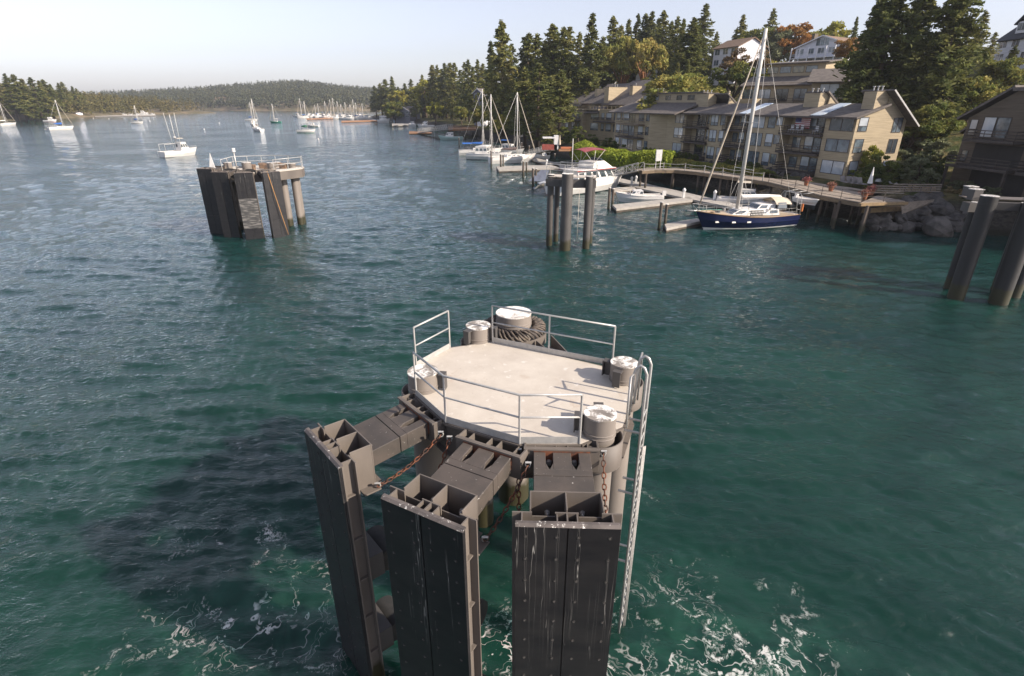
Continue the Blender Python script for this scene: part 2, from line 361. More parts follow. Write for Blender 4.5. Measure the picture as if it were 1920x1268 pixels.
RUB = guano('dusty_rubber', (.085, .07, .06), (.058, .05, .044), (.655, .69), 13)
EDGE = guano('soiled_edge', (.13, .11, .10), (.07, .06, .055), (.58, .66), 12)
DECK = mat('deck_paint', (.56, .51, .44), (.45, .40, .34), 1.3, .7, .002, lo=.35, hi=.75)
t = DECK.node_tree; p = t.nodes['Principled BSDF']; old = p.inputs['Base Color'].links[0].from_socket; g = nd(t, 'ShaderNodeNewGeometry').outputs['Position']
st_ = mixc(t, mapr(t, noise(t, g, 1.7, 6, .7, .5).outputs[0], .60, .74, 0, .55), old, (.36, .24, .15))
st_ = mixc(t, mapr(t, noise(t, g, 5, 4, .6).outputs[0], .62, .70, 0, .5), st_, (.72, .70, .66))
lk(t, mixc(t, mapr(t, noise(t, g, 16, 3, .6).outputs[0], .69, .74), st_, (.2, .14, .1)), p.inputs['Base Color'])
# fender face sheets: dark plastic, drip streaks run down from the top edge
def sheetmat(name, c, c2, streak=.655):
    m = mat(name, c, c2, 1.6, .42, 0, lo=.35, hi=.7, st=(1, 1, 2.5), spec=.4); t = m.node_tree; p = t.nodes['Principled BSDF']
    old = p.inputs['Base Color'].links[0].from_socket; g = nd(t, 'ShaderNodeNewGeometry').outputs['Position']; sp = nd(t, 'ShaderNodeSeparateXYZ'); lk(t, g, sp.inputs[0])
    w = noise(t, g, 1.3, 2, .5); v = nd(t, 'ShaderNodeVectorMath', operation='MULTIPLY_ADD'); lk(t, w.outputs['Color'], v.inputs[0]); v.inputs[1].default_value = (.045, .045, 0); lk(t, g, v.inputs[2])
    s1 = noise(t, mapping(t, v.outputs[0], (1, 1, .012)), 15, 1, .4); s2 = noise(t, mapping(t, g, (1, 1, .1)), 3.1, 2, .5)
    a = nd(t, 'ShaderNodeMath', operation='SUBTRACT'); lk(t, s1.outputs[0], a.inputs[0]); a.inputs[1].default_value = streak - .05
    a2 = nd(t, 'ShaderNodeMath', operation='ABSOLUTE'); lk(t, a.outputs[0], a2.inputs[0])
    k = nd(t, 'ShaderNodeMath', operation='MULTIPLY'); lk(t, mapr(t, a2.outputs[0], .008, .002), k.inputs[0]); lk(t, mapr(t, s2.outputs[0], .44, .54), k.inputs[1])
    k2 = nd(t, 'ShaderNodeMath', operation='MULTIPLY'); lk(t, k.outputs[0], k2.inputs[0]); lk(t, mapr(t, sp.outputs[2], 3.0, 5.6), k2.inputs[1])
    lk(t, mixc(t, k2.outputs[0], old, (.30, .29, .27)), p.inputs['Base Color']); return m
SHEET = sheetmat('fender_sheet', (.022, .021, .022), (.012, .012, .014))
SHEETW = mat('worn_fender_sheet', (.045, .045, .045), (.19, .18, .17), 2.2, .6, lo=.48, hi=.62, st=(.6, .6, 5))
ZD = 6.37
def vc(c, z): return Vector((c[0], c[1], z))
def fender(root, c, a, w=1.64, near=True, back=2.0, zt=ZD, sheet=None, zb=-1.0):
    """c: centre of the top outer edge, a: bearing the face looks to (0 = toward -Y, positive turns toward -X)."""
    c = Vector((c[0], c[1], 0)); ux = Vector((math.cos(a), -math.sin(a), 0)); uy = Vector((math.sin(a), math.cos(a), 0)); rz = -a
    P = lambda x, y, z: c + ux*x + uy*y + Vector((0, 0, zt + z))
    def B(mb, x0, x1, y0, y1, z0, z1, mi=0): mb.box(P((x0+x1)/2, (y0+y1)/2, (z0+z1)/2), (x1-x0, y1-y0, z1-z0), rz, mi)
    L = zb - zt; hw = w/2
    fr = MB(); B(fr, -hw, hw, .07, .10, L, -.02)
    for x in (-hw+.10, 0, hw-.10):                      # vertical tee ribs behind the face
        B(fr, x-.012, x+.012, .10, .30, L, -.0); f = .19 if abs(x) < .1 else .16
        B(fr, x-f, x+f, .30, .325, L, 0)
    for x in (-.16, .16): B(fr, x-.01, x+.01, .10, .30, -.5, -.01)
    z = -.75
    while z > L+.3:
        B(fr, -hw+.02, hw-.02, .1, .30, z-.015, z+.015); z -= 1.05 if near else 1.6
    body = fr.build('steel_frame', STEEL, root)
    for s, (xa, xb) in enumerate(((-hw, -.012), (.012, hw))):
        sh = MB(); zz = 0.0; k = 0
        while zz > L+.05:
            z2 = max(zz - (4.6 if k == 0 else 2.4), L); B(sh, xa, xb, 0, .068, z2+.012, zz-.03 if k == 0 else zz, 0); zz = z2; k += 1
        if near:
            z = -.22
            while z > L+.2:
                for x in (xa+.16, xb-.16):
                    q = P(x, -.006, z); sh.cyl(q, q+uy*.02, .034, n=8, mi=1); sh.cyl(q-uy*.004, q, .018, n=6, mi=2)
                z -= .46
        st = sh.build('face_sheet', [sheet or SHEET, BLK, STEELD], root)
    e = MB(); e.hexa([P(-hw, .0, -.03), P(hw, .0, -.03), P(hw, .10, -.019), P(-hw, .10, -.019)], [P(-hw, .045, .012), P(hw, .045, .012), P(hw, .10, .012), P(-hw, .10, .012)])
    e.build('top_edge', EDGE, root)
    # hollow double box behind the ribs
    bx = MB(); d0, d1, bw, bz = .33, .78, .60, -.85
    B(bx, -bw, bw, d1-.025, d1, bz, .05); B(bx, -bw, -bw+.025, d0, d1-.025, bz, .05); B(bx, bw-.025, bw, d0, d1-.025, bz, .05); B(bx, -.0125, .0125, d0, d1-.025, bz, .048)
    B(bx, -bw, bw, d0, d1+.12, bz-.03, bz); B(bx, -bw+.03, bw-.03, d0, d0+.02, bz, -.1)
    B(bx, bw, bw+.22, d0+.1, d1, bz-.03, bz, 0); B(bx, -bw-.22, -bw, d0+.1, d1, bz-.03, bz, 0)
    bxo = bx.build('mounting_box', STEEL, root, bev=.004 if near else 0)
    if near:
        for x in (-.3, .3):
            nb = MB(); q = P(x, d1-.025, -.38); nb.cyl(q, q-uy*.05, .05, .045, 10); nb.cyl(q-uy*.05, q-uy*.09, .032, .02, 8)
            nb.build('nut', GALV, bxo)
    # rubber leg unit between box and platform
    y0, y1 = d1+.0, back
    def rubber(zo, nm='rubber_block'):
        rb = MB(); hwr = .53; seam = y0 + (y1-y0)*.47; zA, zB = -.02+zo, -.16+zo
        zt_ = lambda y: zB + (zA-zB)*(y-y0)/(y1-y0)
        def blk(x0, x1, ya, yb, th=.36):
            rb.hexa([P(x0, ya, zt_(ya)-th), P(x1, ya, zt_(ya)-th), P(x1, yb, zt_(yb)-th), P(x0, yb, zt_(yb)-th)], [P(x0, ya, zt_(ya)), P(x1, ya, zt_(ya)), P(x1, yb, zt_(yb)), P(x0, yb, zt_(yb))])
        blk(-hwr, hwr, y0+.005, seam-.008); sl_ = seam + .16
        blk(-hwr, hwr, seam+.008, sl_)
        xs = [-hwr, -hwr+.22, -hwr+.36, hwr-.36, hwr-.22, hwr]
        for k in (0, 2, 4): blk(xs[k], xs[k+1], sl_, y1-.06)
        for k in (1, 3):                                 # slot noses, pointed
            xm = (xs[k]+xs[k+1])/2; z_ = lambda y: zt_(y)
            for s_ in (0, 1):
                X0 = xs[k] if s_ == 0 else xs[k+1]
                tri = [(X0, sl_), (xm, sl_), (X0, sl_+.17)]
                if s_ == 1: tri = tri[::-1]
                b_ = [P(x, y, zt_(y)-.36) for x, y in tri]; t_ = [P(x, y, zt_(y)) for x, y in tri]
                rb.add(b_+t_, [(2, 1, 0), (3, 4, 5), (0, 1, 4, 3), (1, 2, 5, 4), (2, 0, 3, 5)])
            B(rb, xs[k], xs[k+1], sl_, y1-.06, -.34+zo-.06, -.30+zo-.06)
        o = rb.build(nm, RUB, root, bev=.006 if near and zo == 0 else 0)
        if near and zo == 0:
            for k in (1, 3):
                nb = MB(); q = P((xs[k]+xs[k+1])/2, y1-.07, -.24); nb.cyl(q, q-uy*.06, .06, .05, 10)
                nb.build('nut', GALV, o)
            rr = MB(); B(rr, -hwr-.0, hwr+.0, y1-.06, y1-.03, -.3, .0); rr.build('clamp_bar', CHAIN, o)
    rubber(0)
    for zo in ((-2.6, -4.8) if near else (-2.6,)):
        lb = MB(); B(lb, -.60, .60, .33, .74, zo-.6, zo); lb.build('lower_box', STEELD, root)
        wb = MB(); q = P(0, 1.0, zo-.5); wb.cyl(q-ux*.42, q+ux*.42, .30, n=18); wb.build('rubber_roller', BLK, root)
    mp = MB(); B(mp, -.72, .72, y1-.03, y1+.03, -.48, .04); B(mp, -.72, .72, y1-.06, y1-.03, .0, .04)
    for x in (-.69, .69): B(mp, x-.02, x+.02, y1-.0301, y1+.32, -.46, .03)
    for x in (-.5, -.1, .12, .5): B(mp, x-.012, x+.012, y1+.03, y1+.32, -.42, -.01)
    mp.build('mounting_plate', STEEL, root, bev=.004 if near else 0)
    return P
def chain(root, p, q, sag=.12, lk_=.135, r=.014, label=None):
    p = Vector(p); q = Vector(q); L = (q-p).length; n = max(4, int(L/(lk_*.78))); mb = MB()
    for i in range(n):
        s = (i+.5)/n; c = p.lerp(q, s) - Vector((0, 0, sag*4*s*(1-s)))
        s1, s0 = (i+1)/n, i/n; d = (p.lerp(q, s1) - Vector((0, 0, sag*4*s1*(1-s1)))) - (p.lerp(q, s0) - Vector((0, 0, sag*4*s0*(1-s0)))); d.normalize()
        a = d.orthogonal().normalized(); b = d.cross(a)
        if i % 2: a, b = b, -a
        w = a*.7 + b*.714; hl, hw = lk_*.5, lk_*.27; pts = []
        for k in range(8):
            t_ = 2*math.pi*k/8; pts.append(c + d*hl*math.cos(t_)*1.0 + w*hw*math.sin(t_))
        mb.tube(pts, r, 5, 0, closed=True)
    o = mb.build('chain', CHAIN, root, label)
    for e in (p, q):
        sh = MB(); sh.tube([e+Vector((.05*math.cos(k*.9), .03, .07*math.sin(k*.9))) for k in range(7)], .016, 5, closed=True)
        sh.cyl(e+Vector((-.05, 0, .07)), e+Vector((.06, 0, .07)), .022, n=6); sh.build('shackle', GALV, o)
def pilecap(root, x, y, r, ztop, zb=-1.5, collar=None, brackets=(), m=None, capm=None):
    pm = m or PILE; mb = MB(); mb.cyl((x, y, zb), (x, y, ztop), r, n=28, cap=False)
    for dz in (.02, .10): mb.tube([(x+(r+.004)*math.cos(k*math.pi/14), y+(r+.004)*math.sin(k*math.pi/14), ZD+dz) for k in range(28)], .014, 5, closed=True)
    o = mb.build('pile', pm, root)
    c = MB(); c.cyl((x, y, ztop-.01), (x, y, ztop+.018), r+.006, n=28); c.build('pile_cap', capm or CAPM, o)
    if brackets:
        for a in brackets:
            b = MB(); ca, sa = math.cos(a), math.sin(a); c0 = Vector((x+ca*(r+.08), y+sa*(r+.08), ZD+.21))
            b.box(c0, (.17, .03, .36), a); b.box(c0+Vector((ca*.097, sa*.097, 0)), (.025, .18, .36), a); b.box(c0+Vector((ca*.03, sa*.03, .193)), (.16, .20, .025), a)
            b.build('locking_bracket', STEELD, o)
    if collar:
        b = MB(); rr = r+.17; n = 26; a0, a1 = collar; z0, z1 = ZD-.62, ZD-.03
        for (ra, rb_) in ((rr, rr-.03),):
            rows = [[(x+q*math.cos(a0+(a1-a0)*k/n), y+q*math.sin(a0+(a1-a0)*k/n), z) for k in range(n+1)] for q, z in ((ra, z0), (ra, z1), (rb_, z1), (rb_, z0))]
            b.grid(rows)
        b.grid([[(x+q*math.cos(a0+(a1-a0)*k/n), y+q*math.sin(a0+(a1-a0)*k/n), z0) for k in range(n+1)] for q in (r, rr)])
        b.build('collar', STEEL, o)
    return o
def rail(root, pts, z, h=1.07, r=.024, mid=(.55,), toe=.14, ends=True, m=None, posts=None, lab=None):
    mb = MB(); T = [Vector((p[0], p[1], z+h)) for p in pts]; mb.tube(T, r, 6)
    for f in mid: mb.tube([Vector((p[0], p[1], z+h*f)) for p in pts], r*.85, 6)
    for p in (posts or pts): mb.cyl((p[0], p[1], z), (p[0], p[1], z+h), r, n=6)
    if toe:
        for a, b in zip(pts[:-1], pts[1:]): mb.beam((a[0], a[1], z+toe/2+.004), (b[0], b[1], z+toe/2+.004), .012, toe)
    return mb.build('railing', m or GALV, root, lab)
# ------------------------------------------------ the near dolphin
nd_root = thing('mooring_dolphin', (0, 11, 0), 'large near dolphin with white deck, railings and three tall black fender panels', 'mooring dolphin', 'steel dolphins of the ferry landing')
DP = [(-2.14, 10.73), (-1.36, 9.62), (.144, 8.85), (1.327, 8.85), (2.24, 9.45), (2.72, 10.7), (2.62, 12.0), (.96, 12.97), (-.557, 13.74), (-1.63, 13.34), (-2.39, 12.18)]
mb = MB(); mb.prism(DP, ZD-.05, ZD, 0); mb.build('deck', DECK, nd_root)
mb = MB(); CX, CY = .3, 11.2
IN = [(CX+(x-CX)*.985, CY+(y-CY)*.985) for x, y in DP]; mb.prism(IN, ZD-.75, ZD-.055)
for i in range(len(DP)):
    a = Vector((*DP[i], ZD-.03)); b = Vector((*DP[(i+1) % len(DP)], ZD-.03)); mb.beam(a, b, .10, .05)
    mb.beam(a-Vector((0, 0, .71)), b-Vector((0, 0, .71)), .16, .03)
mb.build('deck_girder', STEEL, nd_root)
pilecap(nd_root, -2.03, 11.1, .345, ZD+.42, collar=(2.6, 5.2), brackets=(-.15,))
pilecap(nd_root, 1.73, 9.22, .315, ZD+.45, collar=(-2.2, 1.0), brackets=(3.0, 1.5))
pilecap(nd_root, 2.63, 11.5, .315, ZD+.45, collar=(-1.2, 1.4), brackets=(-2.1, 2.6))
pilecap(nd_root, -.93, 13.55+.35, .335, ZD+.42, collar=(.6, 3.6), brackets=(-2.2, -.25))
pilecap(nd_root, .05, 15.1, .52, ZD+.34, capm=CAPF)
for x, y in ((-1.9, 12.7), (2.1, 12.7)):
    mb = MB(); mb.cyl((x, y, -1.5), (x, y, ZD-.7), .36, n=24); mb.build('pile', PILE, nd_root)
# stern bracket with the bundle of laced strips round the rear pile
mb = MB(); cx, cy = .05, 15.1; n = 24
for (r0, z0, z1) in ((.98, (ZD-.22)-.30, (ZD-.22)+.02), (.955, (ZD-.22)-.30, (ZD-.22)+.02)):
    mb.grid([[(cx+r0*math.cos(math.pi+math.pi*k/n), cy+r0*math.sin(math.pi+math.pi*k/n), z) for k in range(n+1)] for z in (z0, z1)])
mb.grid([[(cx+q*math.cos(math.pi*2*k/n), cy+q*math.sin(math.pi*2*k/n), (ZD-.22)-.28) for k in range(n+1)] for q in (.52, .97)])
for (a, b) in (((.7, 14.3), (1.3, 13.0)), ((1.15, 14.7), (1.75, 12.75)), ((-.5, 14.3), (-.5, 13.8))):
    mb.beam((*a, (ZD-.22)-.16), (*b, (ZD-.22)-.16), .03, .34)
mb.add([(.75, 14.3, (ZD-.22)-.30), (1.15, 14.65, (ZD-.22)-.30), (1.72, 12.8, (ZD-.22)-.30), (1.25, 13.05, (ZD-.22)-.30)], [(0, 1, 2, 3)])
mb.build('rear_bracket', STEEL, nd_root)
mb = MB()
for k in range(40):
    a = 2*math.pi*k/40 + R.uniform(-.03, .03)
    rr = [(.56, -.02), (.66, .10), (.80, .12), (.92, .04), (.94, -.08)]
    mb.tube([(cx+q*math.cos(a+.12*j), cy+q*math.sin(a+.12*j), (ZD-.22)+.13+z+R.uniform(-.012, .012)) for j, (q, z) in enumerate(rr)], .036, 5)
mb.build('laced_strips', mat('strip_rubber', (.12, .095, .075), (.04, .033, .028), 9, .7, lo=.4, hi=.6), nd_root)
rail(nd_root, [DP[0], DP[1], DP[2], (1.30, 8.86)], ZD, toe=.15)
rail(nd_root, [(-2.37, 12.15), (-1.66, 13.3)], ZD, toe=.15)
rail(nd_root, [(-.53, 13.7), (.96, 12.97), (2.5, 12.24)], ZD, toe=.15)
# ladder with hooped stiles
mb = MB(); A0 = Vector((2.36, 9.62, 0)); A1 = Vector((2.78, 10.62, 0)); dx = (A1-A0).normalized(); out = Vector((dx.y, -dx.x, 0))
for q in (A0.lerp(A1, .30), A0.lerp(A1, .76)):
    o_ = q + out*.26
    pts = [vc(q-out*.02, ZD), vc(q, ZD+.95), vc(q+out*.03, ZD+1.08), vc(q+out*.12, ZD+1.17), vc(q+out*.2, ZD+1.13), vc(o_, ZD+1.0), vc(o_, ZD), vc(o_, -1)]
    mb.tube(pts, .03, 7)
    for z in (ZD-.4, ZD-2, ZD-4): mb.beam(vc(q-out*.1, z), vc(o_, z), .05, .03)
qa, qb = A0.lerp(A1, .30)+out*.26, A0.lerp(A1, .76)+out*.26; z = -.6
while z < ZD+.05: mb.cyl(vc(qa, z), vc(qb, z), .016, n=6); z += .3
for q in (A0-dx*.05, A1+dx*.1): mb.tube([vc(q, ZD-.1), vc(q, ZD+1.07), vc(q.lerp(A0.lerp(A1, .30) if q == A0-dx*.05 else A0.lerp(A1, .76), 1), ZD+.95)], .024, 6)
mb.build('ladder', GALV, nd_root)
mb = MB()
for k in range(3):
    mb.tube([vc(qa.lerp(qb, .55+.05*k)+out*(.05+.02*k), z) for z in (ZD-.9, ZD-3, -.3)], .014, 5)
mb.build('mooring_wire', mat('wire', (.55, .53, .5), (.4, .39, .37), 6, .6), nd_root)
fpos = [((-3.66, 8.72), 50), ((-1.475, 6.90), 29), ((.87, 6.61), 2)]
PF = []
for (c, a), bk in zip(fpos, (2.12, 2.10, 2.05)):
    PF.append(fender(nd_root, c, math.radians(a), back=bk))
def ch(i, xa, xb, ya=.72, yb=2.1, za=-.80, zb=-.12): chain(nd_root, PF[i](xb, yb, zb), PF[i](xa, ya, za))
ch(0, .78, .95); ch(1, .76, .86); ch(2, -.76, -.82, za=-1.6); ch(2, .74, .80, za=-.7); ch(1, -.76, -.9, za=-1.2)
# ------------------------------------------------ the dolphin out on the left
ld = thing('mooring_dolphin', (-24, 57, 0), 'dolphin standing out on the left with four black fender panels side by side', 'mooring dolphin', 'steel dolphins of the ferry landing')
def topat(px, py=None, z=ZD): return G(px, py, z)
# (left top px, right top px) of each panel, tops at z=ZD
for i, (x, y, a) in enumerate(((-30.35, 55.9, 11), (-28.15, 54.4, 3), (-25.6, 53.9, -20), (-23.2, 54.6, -42))):
    fender(ld, (x, y), math.radians(a), near=False, back=2.2, zt=ZD+(.1 if i == 0 else -.05))
mb = MB(); mb.box((-25.6-.012, 53.9-.03, 2.45), (1.6, .05, 2.9), math.radians(20)); mb.build('worn_patch', SHEETW, ld)
D2 = [(-30.4, 58.3), (-28.6, 56.8), (-26, 56.4), (-24.3, 57.0), (-22.3, 60.4), (-22.7, 62.2), (-26, 63), (-30, 61.5)]; Z2 = 6.0
mb = MB(); mb.prism(D2, Z2-.05, Z2, 0); mb.build('deck', DECK, ld)
mb = MB(); mb.prism([(-26.4+(x+26.4)*.99, 59.5+(y-59.5)*.99) for x, y in D2], Z2-.9, Z2-.055); mb.build('deck_girder', STEEL, ld)
for x, y, r, zt in ((-24.4, 60, .40, Z2-.85), (-23.6, 61.6, .40, Z2-.85), (-29.2, 58.5, .42, Z2+.8), (-26.8, 57.5, .45, Z2+.9), (-24.6, 58.2, .42, Z2+.8), (-28.5, 61, .42, Z2+.5), (-25.6, 62, .42, Z2+.5), (-23.4, 60.6, .36, Z2+.5)):
    pilecap(ld, x, y, r, zt)
RP = [(-29.4, 57.6), (-29.9, 61.2), (-26, 62.8), (-22.8, 62.0), (-22.4, 60.6), (-24.1, 57.5)]
ps = []
for a_, b_ in zip(RP[:-1], RP[1:]):
    k_ = max(1, round(math.hypot(b_[0]-a_[0], b_[1]-a_[1])/1.5))
    ps += [(a_[0]+(b_[0]-a_[0])*i/k_, a_[1]+(b_[1]-a_[1])*i/k_) for i in range(k_)]
rail(ld, RP, Z2, h=1.15, r=.035, toe=.15, m=GALV, posts=ps+[RP[-1]])
for x, y in ((-28.1, 56.3), (-25.9, 55.8)):
    for k in range(3):
        mb = MB(); mb.tube([(x+math.cos(t_)*(1.0+.06*k), y+.12*k, Z2-.45+math.sin(t_)*(.75+.05*k)) for t_ in [i*math.pi/12 for i in range(13)]], .05, 5)
        mb.build('hose_loop', BLK, ld)
mb = MB(); mb.tube([(-27.9, 57.6, Z2), (-27.9, 57.6, Z2+1.9)], .07, 6)
lp_ = mb.build('light_post', GALV, ld); l2 = MB(); l2.cyl((-27.9, 57.6, Z2+1.9), (-27.9, 57.6, Z2+2.25), .17, n=10); l2.build('lantern', mat('white_paint', (.75, .74, .72), (.65, .64, .62), 2, .5), lp_)
mb = MB(); mb.thick([(-30.6, 57.4, Z2+.1), (-29.9, 57.4, Z2+.1), (-30.2, 57.4, Z2+1.8)], (0, 1, 0), .05); mb.build('marker_board', MATS['white_paint'], ld)
mb = MB(); mb.tube([(-23.5, 54.4, ZD), (-23.05, 54.3, 4), (-22.75, 54.6, 1.5), (-22.6, 54.8, .2)], .03, 5); mb.build('orange_rope', mat('rope_orange', (.50, .27, .10), (.4, .2, .07), 3, .8), ld)
for x, y in ((-27, 58.9), (-25.6, 59.6), (-24.3, 60.4), (-26.5, 60.6)):
    mb = MB(); mb.box((x, y, Z2+.25), (.7, .45, .5)); mb.cyl((x-.45, y, Z2+.45), (x+.45, y, Z2+.45), .14, n=8)
    mb.build('winch', mat('rusty_steel', (.25, .16, .1), (.1, .08, .07), 4, .8), ld)
# ------------------------------------------------ middle cluster and right pair
def cluster(cx, cy, label, PL_, caps, top=ZD, boxes=()):
    r_ = thing('mooring_dolphin', (cx, cy, 0), label, 'mooring dolphin', 'steel dolphins of the ferry landing')
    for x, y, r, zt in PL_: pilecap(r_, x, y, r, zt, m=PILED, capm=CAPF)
    for (x, y, sx_, sy_, z0, z1, a) in boxes:
        b = MB(); b.box((x, y, (z0+z1)/2), (sx_, sy_, z1-z0), a); b.build('steel_cap_beam', STEELD, r_); 
    return r_
mc = thing('mooring_dolphin', (5.2, 49.5, 0), 'slender dolphin of five bare round piles in front of the motor yacht', 'mooring dolphin', 'steel dolphins of the ferry landing')
def fx(px, py): v = G(px, py, 0); return v.x, v.y
for (px, py, r, zt) in ((1030, 462, .30, 6.5), (1042, 455, .25, 6.2), (1060, 471, .50, 6.75), (1099, 468, .33, 6.45), (1106, 458, .25, 6.3)):
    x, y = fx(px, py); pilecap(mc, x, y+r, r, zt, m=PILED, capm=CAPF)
bx_ = MB()
A = Vector((*fx(1030, 462), 5.85)); Bm = Vector((*fx(1060, 466), 5.85)); C_ = Vector((*fx(1101, 464), 5.75))
bx_.beam(A+Vector((-.35, .3, 0)), Bm+Vector((0, .5, 0)), .9, .65); bx_.beam(Bm+Vector((.3, .6, -.1)), C_+Vector((.45, .3, 0)), .85, .65)
bx_.build('steel_cap_beam', STEELD, mc)
pl_ = MB(); pl_.beam(A+Vector((-.2, .8, .5)), C_+Vector((.6, .9, .5)), 1.7, .06); pl_.build('walk_plate', DECK, mc)
rl = [(A.x-.4, A.y+.2), (Bm.x-.3, Bm.y+.1), (Bm.x+.4, Bm.y+.1), (C_.x+.5, C_.y), (C_.x+.7, C_.y+1.6), (A.x, A.y+1.7)]
rail(mc, rl, 6.3, h=1.1, r=.03, toe=0)
mb = MB(); x, y = fx(1082, 471); mb.tube([(x, y+.3, 5.4), (x-.02, y+.25, 3.2), (x-.05, y+.3, .9)], .025, 5); mb.build('rope', mat('rope', (.5, .45, .38), (.4, .35, .3), 3, .8), mc)
rd = thing('mooring_dolphin', (31, 34, 0), 'dark dolphin of thick piles with pale rims in front of the boulders', 'mooring dolphin', 'steel dolphins of the ferry landing')
RIMG = guano('rim_pale', (.22, .21, .2), (.12, .115, .11), (.42, .6), 3)
for (px, py, r, zt) in ((1783, 545, .30, 6.2), (1802, 562, .50, 6.9), (1884, 572, .55, 7.0), (1872, 548, .3, 6.2), (1908, 560, .45, 6.8)):
    x, y = fx(px, py); pilecap(rd, x, y+r, r, zt, m=pilemat('ferry_shaded_pile', (.022, .021, .021), (.014, .014, .015)), capm=RIMG)  # near-black pile colour carries the shade of the ferry, which is not built
mb = MB(); A = Vector((*fx(1783, 545), 5.9)); Bm = Vector((*fx(1900, 560), 5.9))
mb.beam(A+Vector((-.7, .3, 0)), A+Vector((1.0, .3, 0)), .7, .6); mb.beam(A+Vector((.6, 1.2, 0)), Bm+Vector((2.5, 1.4, 0)), .8, .5); mb.build('steel_cap_beam', STEELD, rd)
mb = MB(); mb.beam(A+Vector((.3, 2.0, .4)), Bm+Vector((3, 2.1, .4)), 1.3, .06); mb.build('walk_plate', STEEL, rd)
for (dx_, dy_) in ((.3, 1.0), (1.0, 2.4)):
    mb = MB(); mb.box(A+Vector((dx_, dy_, .7)), (.6, .55, .7)); mb.box(A+Vector((dx_, dy_, 1.07)), (.7, .62, .05), 0, 1); mb.build('locking_bracket', [STEELD, RIMG], rd)
# ------------------------------------------------ foliage helpers
def leafmat(name, c, c2, rnd=.35):
    m, t, p = newmat(name); g = nd(t, 'ShaderNodeTexCoord').outputs['Object']; n = noise(t, g, .5, 3, .6); n2 = noise(t, g, 5, 2, .5)
    col = mixc(t, mapr(t, n.outputs[0], .38, .62), c, c2); col = mixc(t, mapr(t, n2.outputs[0], .35, .7), col, tuple(k*.55 for k in c))
    oi = nd(t, 'ShaderNodeObjectInfo'); hs = nd(t, 'ShaderNodeHueSaturation'); lk(t, col, hs.inputs['Color'])
    lk(t, mapr(t, oi.outputs['Random'], 0, 1, 1-rnd, 1+rnd*1.2), hs.inputs['Value']); lk(t, mapr(t, oi.outputs['Random'], 0, 1, .515, .478), hs.inputs['Hue'])
    lk(t, hs.outputs[0], p.inputs['Base Color']); p.inputs['Roughness'].default_value = .75; p.inputs['Specular IOR Level'].default_value = .2
    tr = nd(t, 'ShaderNodeBsdfTranslucent'); lk(t, hs.outputs[0], tr.inputs[0]); mx = nd(t, 'ShaderNodeMixShader'); mx.inputs[0].default_value = .36
    out = [k for k in t.nodes if k.type == 'OUTPUT_MATERIAL'][0]; lk(t, p.outputs[0], mx.inputs[1]); lk(t, tr.outputs[0], mx.inputs[2]); lk(t, mx.outputs[0], out.inputs[0])
    MATS[name] = m; return m
def leafquads(C, size, rng, flat=.0, asp=.55):
    """random quads centred on C: (N,3)."""
    n = len(C); a = rng.normal(size=(n, 3)); a[:, 2] *= (1-flat); a /= np.linalg.norm(a, axis=1)[:, None]
    b = rng.normal(size=(n, 3)); b -= a*(a*b).sum(1)[:, None]; b /= np.linalg.norm(b, axis=1)[:, None]
    s = (size*rng.uniform(.6, 1.35, n))[:, None]; a = a*s; b = b*s*asp
    return np.stack([C-a*.5-b*.5, C+a*.5-b*.28, C+a*.6+b*.22, C-a*.35+b*.5], 1)
def raw(name, V, m, parent):
    """V: (N,4,3) quads -> mesh object (fast path)"""
    V = V - np.array(ORG[parent.name]); me = bpy.data.meshes.new(name); n = len(V); me.vertices.add(n*4); me.vertices.foreach_set('co', V.astype(np.float32).ravel())
    me.loops.add(n*4); me.loops.foreach_set('vertex_index', np.arange(n*4, dtype=np.int32)); me.polygons.add(n)
    me.polygons.foreach_set('loop_start', np.arange(0, n*4, 4, dtype=np.int32)); me.polygons.foreach_set('loop_total', np.full(n, 4, np.int32)); me.update(calc_edges=True)
    me.materials.append(m); o = bpy.data.objects.new(name, me); sc.collection.objects.link(o); o.parent = parent; KIDS.setdefault(parent.name, []).append(o); ORG[o.name] = ORG[parent.name]; return o
# ------------------------------------------------ buildings
def siding(name, c, c2, pitch=.2, rnd=0):
    m = mat(name, c, c2, .6, .8, lo=.35, hi=.7, st=(1, 1, 6)); t = m.node_tree; p = t.nodes['Principled BSDF']
    g = nd(t, 'ShaderNodeNewGeometry').outputs['Position']; w = nd(t, 'ShaderNodeTexWave', wave_type='BANDS', bands_direction='Z', wave_profile='SAW'); w.inputs['Scale'].default_value = .314/pitch
    w.inputs['Distortion'].default_value = 0; lk(t, g, w.inputs[0]); b = nd(t, 'ShaderNodeBump'); b.inputs['Distance'].default_value = .03; b.inputs['Strength'].default_value = .8; lk(t, w.outputs[1], b.inputs['Height']); lk(t, b.outputs[0], p.inputs['Normal'])
    old = p.inputs['Base Color'].links[0].from_socket
    lk(t, mixc(t, mapr(t, noise(t, mapping(t, g, (.35, .35, 9)), 1.2, 2, .5).outputs[0], .35, .7), old, tuple(k*1.18 for k in c)), p.inputs['Base Color'])
    return m
SID = siding('tan_siding', (.39, .32, .215), (.30, .245, .165))
SIDW = siding('white_siding', (.62, .62, .66), (.5, .5, .54))
SIDG = siding('grey_siding', (.16, .16, .19), (.11, .11, .13))
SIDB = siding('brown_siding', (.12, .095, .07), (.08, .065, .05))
SIDC = siding('cream_siding', (.55, .47, .36), (.45, .38, .29))
ROOF = mat('shingle_roof', (.15, .13, .115), (.09, .078, .072), 1.6, .9, .02, 14, st=(1, 1, 2.5))
ROOFB = mat('brown_shingle', (.22, .145, .095), (.15, .10, .07), 1.6, .9, .02, 14)
ROOFD = mat('slate_roof', (.035, .038, .05), (.025, .026, .032), 1.6, .8, .02, 14)
